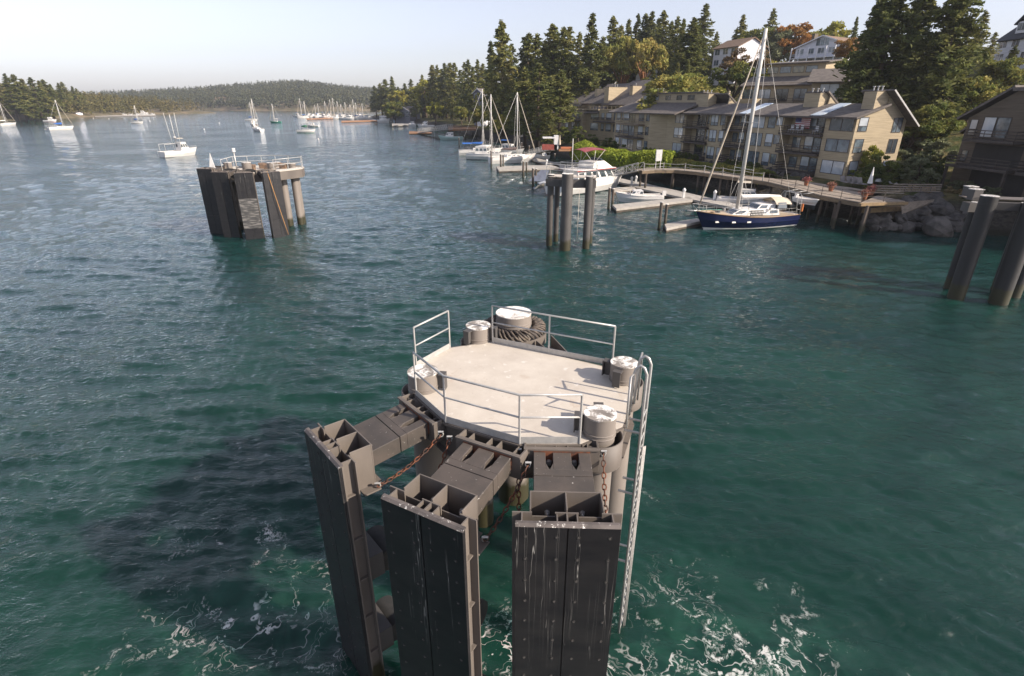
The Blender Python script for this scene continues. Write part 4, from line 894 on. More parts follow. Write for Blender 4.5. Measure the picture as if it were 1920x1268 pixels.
while s_ < seg[-1]:
    p = along(ob, s_); q = along(ib, s_)
    for k, z in ((.06, 0), (.5, 0)):
        c = p.lerp(q, k if (q-p).length > 3 else k*1.5); f = MB(); f.cyl((c.x, c.y, -1.2), (c.x, c.y, 2.98), .17, .16, 9); f.build('pile', WPILE, bw)
    f = MB(); f.beam(p+Vector((0, 0, -.55)), q+Vector((0, 0, -.55)), .2, .28); f.build('cross_beam', WOODD, bw); s_ += 4.2
# railing: posts with rope swags on the walk, thin rail on the terrace
f = MB(); prev = None; s_ = .3; T0 = seg[6]
while s_ < T0:
    p = along(ob, s_); f2 = MB(); f2.cyl(p, p+Vector((0, 0, 1.05)), .07, n=7); f2.build('rail_post', mat('grey_post', (.34, .32, .31), (.25, .24, .23), 3, .8), bw)
    if prev is not None:
        for dz in (.95, .5): f.tube([prev.lerp(p, k/5)+Vector((0, 0, dz-.5*(k/5)*(1-k/5)*.8)) for k in range(6)], .028 if dz > .9 else .02, 5)
    prev = p; s_ += 3.4
f.build('rope_rail', ROPE, bw)
f = MB()
for i in range(6, len(ob)-1):
    for dz in (.95, .55, .2): f.beam(ob[i]+Vector((0, 0, dz)), ob[i+1]+Vector((0, 0, dz)), .035, .035)
    n_ = max(1, int((ob[i+1]-ob[i]).length/2))
    for k in range(n_): q = ob[i].lerp(ob[i+1], k/n_); f.beam(q, q+Vector((0, 0, 1)), .05, .05)
f.build('terrace_rail', TRIM, bw)
# slatted pale fences at the near end
for (a, b_, lab) in (((1629, 364), (1694, 366), 'pale slatted fence at the corner of the terrace'), ((1672, 361), (1762, 362), 'pale slatted fence running back from the terrace to the boulders')):
    A_, B_ = G(*a, 3.1), G(*b_, 3.1); r_ = thing('slat_fence', tuple(A_), lab, 'fence')
    for dz in (.18, .42, .66, .9): f = MB(); f.beam(A_+Vector((0, 0, dz)), B_+Vector((0, 0, dz)), .05, .13); f.build('rail', WOOD, r_)
    for k in range(6): f = MB(); q = A_.lerp(B_, k/5)+Vector((0, .06, 0)); f.beam(q, q+Vector((0, 0, .98)), .08, .05); f.build('post', WOODD, r_)
lt = thing('landing', tuple(G(1655, 395, 1.9)), 'tan timber platform and beams stepping down from the terrace corner', 'landing')
f = MB(); f.beam(G(1618, 395, 1.95), G(1690, 391, 1.95), .3, .5); f.build('beam', WOODT, lt); f = MB(); f.beam(G(1612, 384, 2.9), G(1700, 381, 2.9), .4, .25); f.build('beam', WOODT, lt)
f = MB(); f.slab([G(1690, 380, 2.9), G(1752, 374, 2.9), G(1735, 384, 2.3), G(1692, 398, 1.9)], .2); f.build('ramp', WOOD, lt)
for px, py in ((1610, 440), (1667, 425), (1618, 430), (1560, 428), (1530, 418), (1545, 405)):
    g_ = G(px, py, 0); f = MB(); f.cyl((g_.x, g_.y, -1), (g_.x+.25, g_.y+.1, 2.9), .17, .15, 9); f.build('pile', WPILE, lt)
# stair and white sign case
sg = thing('sign_case', tuple(G(1233, 315, 3.1)), 'white framed notice case standing where the gangway meets the boardwalk', 'sign'); g_ = G(1233, 316, 3.1)
f = MB()
for dx in (-.35, .35): f.cyl(g_+Vector((dx, 0, 0)), g_+Vector((dx, 0, 2.6)), .05, n=6)
f.build('posts', MATS['white_paint'], sg); f = MB(); f.box(g_+Vector((0, 0, 1.95)), (.95, .15, 1.6)); f.box(g_+Vector((-.2, -.25, 1.9)), (.55, .1, 1.6)); f.build('case', MATS['white_paint'], sg)
def truss(name, A_, B_, label, w=1.3, h=1.1, m=None, dm=None):
    A_, B_ = Vector(A_), Vector(B_); r_ = thing(name, tuple((A_+B_)/2), label, 'gangway'); L = (B_-A_).length; n_ = max(5, int(L/1.1)); m = m or GALV
    side = (B_-A_).cross(Vector((0, 0, 1))).normalized()*w/2; f = MB(); P = [A_+side, B_+side, B_-side, A_-side]
    f.slab(P if (P[1]-P[0]).cross(P[3]-P[0]).z > 0 else P[::-1], .1); f.build('walkway', dm or CONC, r_)
    for s_ in (side, -side):
        f = MB(); up = Vector((0, 0, h)); f.beam(A_+s_, B_+s_, .08, .12); f.beam(A_+s_+up, B_+s_+up, .07, .07); f.beam(A_+s_+up*.5, B_+s_+up*.5, .04, .04)
        for k in range(n_+1):
            q = A_.lerp(B_, k/n_)+s_; f.beam(q, q+up, .05, .05)
            if k < n_: q2 = A_.lerp(B_, (k+1)/n_)+s_; f.beam(q if k % 2 else q+up, q2+up if k % 2 else q2, .045, .045)
        f.build('truss_side', m, r_)
truss('gangway', G(1201, 319, 3.1), G(1120, 338, .7), 'pale metal truss gangway sloping down from the boardwalk behind the motor yacht')
truss('gangway', G(1036, 281, 3.0), G(996, 290, .6), 'short truss gangway beside the red roofed kiosk and moored sailboats')
truss('gangway', G(843, 243, 3.4), G(788, 249, .7), 'white checkered truss gangway over the orange float beyond the green cruiser', w=2.2, h=1.8)
def dock(pts, label, m=None, z=.5, th=.45, piles=True):
    P = [G(px, py, z) for px, py in pts]; c = sum(P, Vector())/len(P); r_ = thing('floating_dock', tuple(c), label, 'dock', 'floating docks of the marina')
    if sum((P[i].x*P[(i+1) % len(P)].y-P[(i+1) % len(P)].x*P[i].y) for i in range(len(P))) < 0: P = P[::-1]
    f = MB(); f.slab(P, th-.18); f.build('deck', m or CONC, r_); f = MB(); f.prism([(c.x+(p.x-c.x)*.99, c.y+(p.y-c.y)*.985) for p in P], -.25, z-th+.16); f.build('float', WOODD, r_); return r_
dock([(1185, 341), (1196, 341), (1322, 369), (1392, 385), (1385, 391), (1293, 373), (1180, 349)], 'long concrete dock with white power pedestals leading to the blue sailboat')
dock([(1148, 384), (1293, 369.5), (1299, 375), (1156, 391.5)], 'finger dock below the white runabout')
dock([(1150, 353), (1188, 349.5), (1192, 354), (1152, 358)], 'short finger dock at the bow of the motor yacht')
dock([(1246, 420), (1306, 409.5), (1322, 413), (1250, 428)], 'front finger dock running to the bow of the blue sailboat')
dock([(960, 289), (966, 287.5), (1060, 309), (1192, 341), (1181, 346), (1056, 316)], 'dock spine running back past the moored sailboats')
dock([(930, 312), (1045, 309), (1052, 315), (935, 319)], 'finger dock alongside the nearest moored sailboat')
dock([(767, 246), (809, 246), (810, 250), (767, 250)], 'orange brown timber float beyond the green cruiser', WOODO)
dock([(640, 226.5), (700, 225), (712, 227), (640, 229)], 'far dock among the marina boats', WOODO)
dock([(574, 222), (625, 220.5), (640, 222), (576, 224)], 'outermost dock of the far marina', WOODO)
dock([(735, 232), (770, 231), (775, 234), (735, 235.5)], 'dock in front of the grey shingled house')
dock([(178, 216.8), (292, 215.4), (292, 216.9), (178, 218.4)], 'long dock under the wooded headland')
pr = thing('pier', tuple(G(860, 238, 3.2)), 'orange timber pier with a picket rail behind the green cruiser', 'pier'); P = [G(841, 243, 3.2), G(893, 242, 3.2), G(893, 238.5, 3.2), G(841, 239.5, 3.2)]
f = MB(); f.slab(P, .5); f.build('deck', WOODO, pr); f = MB()
for dz in (1.2, .6): f.beam(P[0]+Vector((0, 0, dz)), P[1]+Vector((0, 0, dz)), .1, .12)
for k in range(25): q = P[0].lerp(P[1], k/24); f.beam(q, q+Vector((0, 0, 1.2)), .12, .1)
f.build('rail', WOODO, pr)
for k in range(6): f = MB(); q = P[0].lerp(P[1], k/5); f.cyl((q.x, q.y+.5, -1), (q.x, q.y+.5, 2.7), .2, n=7); f.build('pile', WPILE, pr)
def mpile(px, pf, pt, label, r=.17, grp='mooring piles of the marina'):
    q = G(px, pf, 0); top = AY(px, pt, q.y).z; r_ = thing('mooring_pile', (q.x, q.y, 0), label, 'pile', grp); f = MB(); f.cyl((q.x, q.y+r, -1), (q.x, q.y+r, top), r, r*.92, 10); f.build('shaft', WPILE, r_)
    f = MB(); f.cyl((q.x, q.y+r, top), (q.x, q.y+r, top+.05), r*1.04, n=10); f.build('cap', CAPF, r_)
mpile(1236, 431, 380, 'left of the two dark piles before the front finger dock'); mpile(1246.5, 429, 384, 'right of the two dark piles before the front finger dock')
mpile(1141, 393, 353, 'left of the two piles at the left end of the runabout dock'); mpile(1148, 391, 355, 'right of the two piles at the left end of the runabout dock')
mpile(981, 333, 303, 'left dark pile of the pair left of the motor yacht', .2); mpile(987, 325, 304, 'thin right pile of the pair left of the motor yacht'); mpile(999, 352, 316, 'dark pile nearest the stern of the motor yacht', .2); mpile(1005, 345, 317, 'paler pile just right of the one nearest the motor yacht stern')
mpile(921, 316, 283, 'pile left of the nearest moored sailboat hull'); mpile(939, 318, 290, 'thick dark pile in front of the nearest moored sailboat', .2); mpile(943.5, 317, 291, 'pale pile in front of the nearest moored sailboat')
mpile(1040, 304, 289, 'pile rising behind the motor yacht'); mpile(992, 292, 274, 'pile left of the short gangway'); mpile(978, 290, 268, 'pile behind the mast of the nearest moored sailboat'); mpile(1010, 291, 280, 'pile at the middle of the short gangway'); mpile(812, 256, 244, 'dark pile at the end of the orange float')
mpile(861, 278, 259, 'pile under the stern of the leftmost moored sailboat')
def pedestal(px, py, label):
    q = G(px, py, .5); r_ = thing('power_pedestal', tuple(q), label, 'pedestal', 'white power pedestals on the dock'); f = MB(); f.box(q+Vector((0, 0, .45)), (.28, .24, .9)); f.build('post', MATS['white_paint'], r_)
    f = MB(); f.cyl(q+Vector((0, 0, .9)), q+Vector((0, 0, 1.12)), .22, n=10); f.cyl(q+Vector((0, 0, 1.12)), q+Vector((0, 0, 1.3)), .2, .06, 10); f.build('lamp_head', MATS['white_paint'], r_)
pedestal(1281.5, 371, 'white power pedestal halfway along the dock above the runabout'); pedestal(1339, 375, 'white power pedestal with a green hose box nearest the blue sailboat'); pedestal(1184, 347, 'left of the two pedestals at the foot of the gangway'); pedestal(1192, 345, 'right of the two pedestals at the foot of the gangway'); pedestal(1025, 311, 'white pedestal on the dock behind the stern of the motor yacht')
# kiosk, umbrellas, planters, loungers
ks = thing('kiosk', tuple(G(1033, 281, 3.2)), 'small white kiosk with a red counter at the head of the short gangway', 'kiosk'); q = G(1034, 281, 3.2); WH = MATS['white_paint']; REDM = mat('red_paint', (.30, .07, .05), (.2, .05, .04), 2, .7)
f = MB(); f.box(q+Vector((-.4, 1, .5)), (3.2, 2, 1.1)); f.build('counter', REDM, ks); f = MB(); f.box(q+Vector((1.0, 1, 1.4)), (.9, 2, 2.9)); f.box(q+Vector((-.6, 1, 2.4)), (2.6, 2.2, .25)); f.build('frame', WH, ks)
tb = thing('red_roof_shed', tuple(G(1080, 285, 3.0)), 'low orange roofed platform with deck chairs right of the kiosk', 'platform'); q = G(1070, 284, 3.0); f = MB(); f.box(q+Vector((1.5, 1, .2)), (8, 3, .3)); f.build('platform', WOODO, tb); f = MB(); f.box(q+Vector((-.5, 1.2, .6)), (3.0, 1.6, .35)); f.build('cover', mat('orange_cover', (.45, .16, .07), (.36, .13, .06), 2, .8), tb)
def umbrella(q, label, m, h=2.4):
    r_ = thing('parasol', tuple(q), label, 'parasol'); f = MB(); f.cyl(q, q+Vector((0, 0, h*.95)), .035, n=6); f.build('pole', TRIM, r_); f = MB(); f.cyl(q+Vector((0, 0, h*.35)), q+Vector((0, 0, h)), .27, .03, 10); f.build('closed_canopy', m, r_)
umbrella(G(1627, 360, 3.1), 'closed white parasol standing on the terrace near the fence', WH, 2.7); umbrella(G(1049, 281, 3.2), 'closed tan parasol right of the kiosk', SIDC, 3.0)
POT = mat('terracotta', (.30, .12, .06), (.22, .09, .05), 4, .8); FLW = leafmat('pink_flowers', (.36, .13, .12), (.30, .22, .14), .1)
for i, (px, py) in enumerate(((1511, 348), (1557, 359), (1620, 374), (1633, 366))):
    q = G(px, py, 3.1); r_ = thing('flower_pot', tuple(q), ('terracotta pot of pink flowers farthest left on the terrace', 'terracotta pot of pink flowers midway along the terrace rail', 'terracotta pot of flowers at the terrace corner', 'smaller flower pot behind the corner one')[i], 'flower pot', 'flower pots on the terrace')
    f = MB(); f.cyl(q, q+Vector((0, 0, .6)), .2, .32, 12); f.build('pot', POT, r_); f = None
    rng = np.random.default_rng(50+i); C = rng.normal(size=(200, 3))*np.array([.22, .22, .13])+np.array([q.x, q.y, q.z+.75]); raw('flowers', leafquads(C, .16, rng), FLW, r_)
for i, px in enumerate((1584, 1596, 1606, 1616)):
    q = G(px, 347+i*1.2, 3.1); r_ = thing('lounger', tuple(q), 'lounge chair in the row on the terrace below the big windows', 'lounger', 'lounge chairs on the terrace'); f = MB(); f.box(q+Vector((0, 0, .35)), (.6, 1.2, .08)); f.build('seat', mat('sling', (.22, .20, .19), (.16, .15, .14), 3, .8), r_)
    f = MB(); f.hexa([q+Vector(v) for v in ((-.3, .5, .35), (.3, .5, .35), (.3, .6, .35), (-.3, .6, .35))], [q+Vector(v) for v in ((-.3, .9, 1.0), (.3, .9, 1.0), (.3, 1.0, 1.0), (-.3, 1.0, 1.0))]); f.build('backrest', MATS['sling'], r_)
q = G(1658, 348, 3.0); bo = thing('upturned_skiff', tuple(q), 'white skiff lying on the slope behind the slatted fence', 'skiff'); 
f = MB(); f.grid([[(q.x+x, q.y+.5*math.cos(a)*math.sin((x+1.7)/3.4*math.pi)**.5 if 0 < x+1.7 < 3.4 else q.y, q.z+.35-x*.12+.45*math.sin(a)*(math.sin((x+1.7)/3.4*math.pi)**.5 if 0 < x+1.7 < 3.4 else 0)) for a in np.linspace(0, math.pi, 7)] for x in np.linspace(-1.7, 1.7, 9)]); f.build('hull', WH, bo)
# boulders: every stone a thing
def rock(px, py, s, label, grp, z=None, rng=R, mtl=None):
    q = G(px, py, z if z is not None else 0.3); o = ROCKP[R.randrange(len(ROCKP))]
    c = copytree(o, (q.x, q.y+s*.5, q.z), R.uniform(0, 6.28), label, (s*R.uniform(.9, 1.5), s*R.uniform(.7, 1), s*R.uniform(.6, .85)), grp); c['category'] = 'boulder'; c.rotation_euler = (R.uniform(-.4, .4), R.uniform(-.4, .4), R.uniform(0, 6.28)); return c
RKM = mat('granite', (.105, .095, .085), (.035, .032, .03), 1.1, .85, .03, 5); ROCKP = []
for k in range(5):
    rng = np.random.default_rng(30+k); f = MB(); import bmesh
    bm = bmesh.new(); bmesh.ops.create_icosphere(bm, subdivisions=2, radius=1); pl = rng.normal(size=(9, 3)); pl /= np.linalg.norm(pl, axis=1)[:, None]; dd = rng.uniform(.55, .9, 9)
    for v in bm.verts:
        c = np.array(v.co)
        for n_, d_ in zip(pl, dd):
            e_ = c @ n_ - d_
            if e_ > 0: c = c - n_*e_
        v.co = Vector(c)+Vector(rng.normal(size=3)*.025)
    me = bpy.data.meshes.new('boulder'); bm.to_mesh(me); bm.free(); me.materials.append(RKM); o = bpy.data.objects.new('boulder', me); sc.collection.objects.link(o); ROCKP.append(o)
rock(1775, 436, 1.75, 'largest pale topped boulder at the water left of the right edge dolphin', 'boulders of the breakwater', .4)
for i in range(75):
    px = R.uniform(1700, 1925); f_ = R.random(); py = 432-f_*62+abs(px-1765)*.02; rock(px, py, R.uniform(.6, 1.25), 'dark boulder in the heap between the landing and the dolphin', 'boulders of the breakwater', .1+2.5*f_)
for i in range(40):
    px = R.uniform(1250, 1470); d0 = G(px, np.interp(px, [1180, 1250, 1400, 1500], [323, 338, 366, 388]), 0); q = d0+Vector((3.5+R.random()*2.5, 1.5, 0)); z = gz(q.x, q.y)
    c = copytree(ROCKP[R.randrange(5)], (q.x, q.y, z), R.uniform(0, 6), 'grey rock on the bank behind the curving boardwalk', (R.uniform(.3, .7),)*3, 'rocks behind the boardwalk'); c['category'] = 'rock'
for i in range(26):
    px = R.uniform(1632, 1705); py = R.uniform(405, 430); rock(px, py, R.uniform(.35, .8), 'brown rock of the earthen bank under the terrace', 'rocks under the terrace', .2+(430-py)*.05)
for o in ROCKP: bpy.data.objects.remove(o)
# ------------------------------------------------ boats
HULLW = mat('white_gelcoat', (.74, .72, .69), (.66, .64, .61), 1, .35, obj=True); HULLB = mat('navy_gelcoat', (.010, .014, .055), (.012, .018, .06), 1, .2, obj=True); BOOT = mat('antifoul', (.02, .03, .035), (.03, .035, .035), 2, .7, obj=True)
TEAK = mat('teak', (.34, .21, .10), (.26, .16, .08), 4, .6, obj=True); MAST = mat('mast_alloy', (.62, .60, .56), (.52, .5, .47), 1, .4, obj=True); CANB = mat('blue_canvas', (.02, .12, .42), (.02, .09, .32), 2, .8, obj=True)
CANG = mat('green_canvas', (.02, .15, .08), (.02, .11, .06), 2, .8, obj=True); CANM = mat('maroon_canvas', (.24, .055, .065), (.19, .045, .055), 2, .8, obj=True); CANC = mat('cream_canvas', (.55, .48, .38), (.45, .4, .32), 2, .8, obj=True); CAND = mat('dark_canvas', (.10, .07, .065), (.07, .05, .05), 2, .8, obj=True)
SMOKE = glass('boat_glass', (.03, .045, .055), (.08, .1, .11), 1); DECKW = mat('deck_gelcoat', (.66, .62, .56), (.56, .52, .47), 2, .6, obj=True); HULLG = mat('green_hull', (.05, .22, .16), (.04, .18, .13), 1, .4, obj=True); HULLR = mat('red_trim', (.40, .04, .04), (.32, .03, .03), 1, .5, obj=True); AQUA = mat('aqua_gelcoat', (.42, .58, .54), (.36, .5, .47), 1, .4, obj=True); RED = HULLR
def hullf(root, L, B, fb, hm=None, boot=BOOT, sheer=.35, tran=.72, draft=.35, stripe=None, rail_=None, n=15, fine=.55, st0=.0):
    """bow at +x. stations from stern to bow"""
    hm = hm or HULLW; top = []; rows = []
    def sec(s):
        x = -L/2 + L*s; b = B/2*(tran + (1-tran)*math.sin(min(1, s/.45)*math.pi/2)) if s < .45 else B/2*max(0.015, (1-((s-.45)/.55)**2.1))
        zt = fb*(1 + sheer*max(0, s-.35)**1.6*2 - .0*s); ov = .10*L*max(0, s-.8)/.2
        return x, b, zt, ov
    for k in range(n):
        s = k/(n-1); x, b, zt, ov = sec(s); flare = .80-.28*max(0, s-.5)*2
        rows.append([(x+ov*.0-(.10*L)*(1-q)*max(0, (s-.8)/.2)**1.2, yy*b, zz) for yy, zz, q in ((1, zt, 1), (.97, zt*.55, .6), (flare, 0.12, .15), (flare*.95, 0, .05), (.3, -draft, 0), (0, -draft-.1, 0))])
    m = MB()
    for sg in (1, -1):
        g_ = [[(p[0], p[1]*sg, p[2]) for p in r] for r in rows]
        for j in range(5):
            a = [[r[j], r[j+1]] for r in g_]
            if sg == -1: a = [[r[1], r[0]] for r in a]
            m.grid(a, 0 if j < 2 else (2 if j == 2 else 1))
    r0 = rows[0]; m.add([(p[0], p[1], p[2]) for p in r0[:4]]+[(p[0], -p[1], p[2]) for p in r0[:4]][::-1], [tuple(range(8))], 0)
    o = m.build('hull', [hm, boot, stripe or hm], root)
    d = MB(); d.grid([[(r[0][0], r[0][1]*k*.985, r[0][2]-.05+.05*(1-k*k)) for k in (1, .5, 0, -.5, -1)] for r in rows]); d.build('deck', DECKW, root)
    rr = MB()
    for sg in (1, -1): rr.tube([(r[0][0], r[0][1]*sg, r[0][2]) for r in rows], .045, 5)
    rr.build('rub_rail', rail_ or hm, o); return rows, sec
def cabinf(root, x0, x1, w0, w1, z0, h, m=None, rake=.5, wins=3, wm=None, roofm=None, name='cabin', band=(.4, .8), aft=0.1):
    b = [(x0, -w0/2, z0), (x1, -w1/2, z0), (x1, w1/2, z0), (x0, w0/2, z0)]; t_ = [(x0+aft, -w0/2*.9, z0+h), (x1-rake, -w1/2*.85, z0+h), (x1-rake, w1/2*.85, z0+h), (x0+aft, w0/2*.9, z0+h)]
    c = MB(); c.hexa(b, t_); o = c.build(name, m or HULLW, root, bev=.0)
    if roofm or h > 1: r = MB(); r.prism([(p[0]+dx, p[1]*1.08) for p, dx in zip(t_, (-.1, .15, .15, -.1))], z0+h, z0+h+.07); r.build('cabin_roof', roofm or m or HULLW, o)
    B_, T_ = [Vector(p) for p in b], [Vector(p) for p in t_]
    def pane(i, j, a, c_, off):
        lo, hi = band; p = lambda u, v: B_[i].lerp(B_[j], u).lerp(T_[i].lerp(T_[j], u), v)
        q = [p(a, lo), p(c_, lo), p(c_, hi), p(a, hi)]; n_ = (q[1]-q[0]).cross(q[3]-q[0]).normalized(); m_ = MB(); m_.thick([k+n_*.02 for k in q], n_, .03); m_.build('window', wm or SMOKE, o)
    for k in range(wins):
        a, c_ = (k+.14)/wins, (k+.86)/wins; pane(0, 1, a, c_, 0); pane(2, 3, a, c_, 0)
    pane(1, 2, .06, .48, 0); pane(1, 2, .52, .94, 0)
    if h > 1.2: pane(3, 0, .1, .45, 0)
    return o
def rigf(root, L, mx, mz, mh, B, boomL, cover=None, coverm=None, furl=None, spread=(.4, .72), far=False, mast_r=.09, sec=None, boomz=1.2, wr=.012):
    m = MB(); m.tube([(mx, 0, mz), (mx, 0, mz+mh*.8), (mx, 0, mz+mh)], [mast_r, mast_r*.95, mast_r*.8], 8); o = m.build('mast', MAST, root)
    top = Vector((mx, 0, mz+mh)); sp = MB()
    for f_ in spread: z = mz+mh*f_; w = B*.42*(1.25-f_); sp.beam((mx-.05, -w, z), (mx-.05, w, z), .06, .04)
    sp.build('spreaders', MAST, o); ri = MB(); bow = Vector((L/2-.05, 0, mz*.9+.2))
    for sg in (1, -1):
        pts = [(mx-.1, B*.47*sg, mz-.2)]+[(mx-.05, B*.42*(1.25-f_)*sg, mz+mh*f_) for f_ in spread]+[tuple(top)]; ri.tube(pts, wr, 4)
        for f_ in spread[:1]: ri.tube([(mx-.5, B*.46*sg, mz-.2), (mx, 0, mz+mh*f_-.1)], wr, 4); ri.tube([(mx+.5, B*.44*sg, mz-.2), (mx, 0, mz+mh*f_-.1)], wr, 4)
    ri.tube([top, (-L/2+.1, 0, mz*.8)], wr, 4); ri.tube([top, bow], wr, 4); ri.build('rigging', MAST, o)
    if furl: f = MB(); q0 = bow.lerp(top, .04); f.tube([q0, bow.lerp(top, .12), bow.lerp(top, .6), bow.lerp(top, .95)], [.05, .12*furl, .10*furl, .03], 7); f.build('furled_jib', mat('furled_sail', (.40, .35, .28), (.3, .26, .21), 3, .8, obj=True), root)
    if boomL:
        b = MB(); b.tube([(mx-.1, 0, mz+boomz), (mx-boomL, 0, mz+boomz+.12)], .07, 7); bo_ = b.build('boom', MAST, root)
        if cover: c = MB(); c.tube([(mx-.12, 0, mz+boomz+.55), (mx-.4, 0, mz+boomz+.22), (mx-boomL*.6, 0, mz+boomz+.24), (mx-boomL*.96, 0, mz+boomz+.2)], [.10, .24*cover, .17*cover, .09], 8); c.build('sail_cover', coverm or HULLW, bo_)
    return o
def lifelines(root, rows, h=.6, r=.012, n=2):
    f = MB()
    for sg in (1, -1):
        for k in range(n): f.tube([(q[0][0], q[0][1]*.95*sg, q[0][2]+h*(k+1)/n) for q in rows[1:]], r, 4)
        for q in rows[1::2]: f.cyl((q[0][0], q[0][1]*.95*sg, q[0][2]), (q[0][0], q[0][1]*.95*sg, q[0][2]+h), r*1.1, n=4)
    f.build('lifelines', GALV, root)
def place(root, px0, px1, py0, py1, L=None, off=0):
    """stern and bow given by their waterline pixels"""
    a, b_ = G(px0, py0), G(px1, py1); c = (a+b_)/2; root.location = (c.x, c.y+off, 0); root.rotation_euler = (0, 0, math.atan2(b_.y-a.y, b_.x-a.x)); return (b_-a).length
BG = 'boats in the harbour'
def sail(label, L, B, fb, px0, px1, py0, py1, ptop, mfrac=.08, hm=None, stripe=None, cover=1, coverm=None, furl=1, cab=True, wheel=None, wr=.02, canopy=None, dist=None, mr=.1, boomz=1.1, group='sailboats'):
    r = thing('sailboat', (0, 0, 0), label, 'sailboat', group); rows, sec = hullf(r, L, B, fb, hm, stripe=stripe)
    l = place(r, px0, px1, py0, py1); Y = r.location.y; mh = AY(px0, ptop, Y).z - fb - .2
    if cab: cabinf(r, -L*.18, L*.26, B*.55, B*.36, fb, .42, wins=4, rake=.7, band=(.3, .75))
    rigf(r, L, L*mfrac, fb+.3, mh, B, L*.36, cover, coverm, furl, mast_r=mr, wr=wr, boomz=boomz)
    if wheel: cabinf(r, -L*.3, -L*.02, B*.66, B*.6, fb, 1.5, wins=3, rake=.3)
    if canopy: c = MB(); c.grid([[(x, y, fb+1.55+.25*(1-(y/(B*.38))**2)) for y in np.linspace(-B*.38, B*.38, 5)] for x in (-L*.42, -L*.2)]); c.build('canopy', canopy, r)
    if Y < 300: lifelines(r, rows, .65, .018 if Y > 100 else .012)
    return r
def motor(label, L, B, fb, px0, px1, py0, py1, hm=None, fly=False, can=None, out=0, stripe=None, cx=(-.1, .24), ch=1.5, mast=None, cat='motorboat', group='motorboats', name='motorboat', roofm=None):
    r = thing(name, (0, 0, 0), label, cat, group); rows, sec = hullf(r, L, B, fb, hm, stripe=stripe, sheer=.5, tran=.9); place(r, px0, px1, py0, py1)
    cabinf(r, L*cx[0], L*cx[1], B*.72, B*.5, fb-.05, ch, wins=3, rake=L*.1, band=(.45, .82), roofm=roofm)
    f = MB(); f.tube([(L*.2, B*.42, fb+.1), (L*.22, B*.40, fb+.75), (L*.42, B*.18, fb+.95), (L*.5, 0, fb+1.0), (L*.42, -B*.18, fb+.95), (L*.22, -B*.4, fb+.75), (L*.2, -B*.42, fb+.1)], .03, 5); f.build('bow_rail', GALV, r)
    if fly: cabinf(r, L*cx[0]-.2, L*cx[1]-L*.12, B*.62, B*.5, fb+ch, .6, wins=1, rake=.4, band=(.5, .95), name='flybridge')
    if can: c = MB(); z = fb+ch+(1.7 if fly else .9); c.grid([[(x, y, z+.15*(1-(y/(B*.34))**2)) for y in np.linspace(-B*.34, B*.34, 5)] for x in (L*cx[0]-.3, L*(cx[0]+cx[1])/2)]); 
    if can: c.build('canopy', can, r)
    for k in range(out): m = MB(); y = (k-(out-1)/2)*.7; m.box((-L/2-.25, y, fb+.25), (.45, .4, .6)); m.box((-L/2-.2, y, .2), (.2, .14, .8)); m.build('outboard', BLK if k % 2 else HULLW, r)
    if mast: m = MB(); m.tube([(L*.02, 0, fb+ch), (L*.0, 0, fb+ch+mast)], .07, 6); m.build('mast', MAST, r)
    return r
# --- the blue hulled yacht
r = thing('sailboat', (0, 0, 0), 'large dark blue hulled sailboat with a very tall white mast at the near dock', 'sailboat', 'sailboats'); L_, B_, fb_ = 11.9, 3.9, 1.25
rows, sec = hullf(r, L_, B_, fb_, HULLB, stripe=HULLW, boot=HULLW, rail_=TEAK, sheer=.5, tran=.62, n=21); place(r, 1478, 1305, 421.5, 430.5); r.location.z = .1
Yb = r.location.y; mh_ = AY(1450, 57, 60).z-1.5
d = MB(); d.grid([[(q[0][0], q[0][1]*k*.80, q[0][2]+.015) for k in (1, .5, 0, -.5, -1)] for q in rows[1:-2]]); d.build('teak_deck', mat('pale_teak', (.50, .40, .29), (.42, .33, .24), 4, .7, obj=True), r)
cabinf(r, -3.2, 2.4, 2.7, 1.5, 1.32, .62, wins=4, rake=1.3, band=(.3, .8)); cabinf(r, -3.2, -.6, 2.1, 1.8, 1.9, .5, wins=2, rake=.6, band=(.2, .85), name='pilothouse')
rigf(r, L_, 1.1, 1.55, mh_-.1, B_, 5.2, 1.15, HULLW, .95, spread=(.26, .52, .76), mast_r=.2, boomz=1.35, wr=.016); lifelines(r, rows, .72, .014, 2)
c = MB(); 
for x0_, x1_, z1_ in ((-4.4, -2.9, 3.0),): c.grid([[(x, y*1.25, 1.9+(z1_-1.9)*math.cos(y*1.35)**.5*(1 if x > -4.3 else .9)) for y in np.linspace(-1, 1, 9)] for x in (-4.6, -4.0, -3.2, -2.7)])
c.build('dodger', CANC, r)
for sg in (1, -1):
    g_ = MB(); g_.thick([(-4.0, 1.30*sg, 2.0), (-2.9, 1.30*sg, 2.0), (-3.0, 1.20*sg, 2.6), (-3.9, 1.20*sg, 2.6)], (0, sg, 0), .03); g_.build('dodger_window', SMOKE, r)
a = MB()
for x in (-5.7, -5.2): a.tube([(x, -1.35, 1.2), (x+.1, -1.3, 3.1), (x+.1, -1.0, 3.45), (x+.1, 1.0, 3.45), (x+.1, 1.3, 3.1), (x, 1.35, 1.2)], .035, 6)
for y in (-1.2, 0, 1.2): a.tube([(-5.7, y, 3.4), (-7.0, y, 3.5)], .03, 5)
for z in (1.8, 2.4): 
    for y in (-1.33, 1.33): a.tube([(-5.7, y, z), (-5.15, y, z)], .02, 5)
a.build('stern_arch', GALV, r)
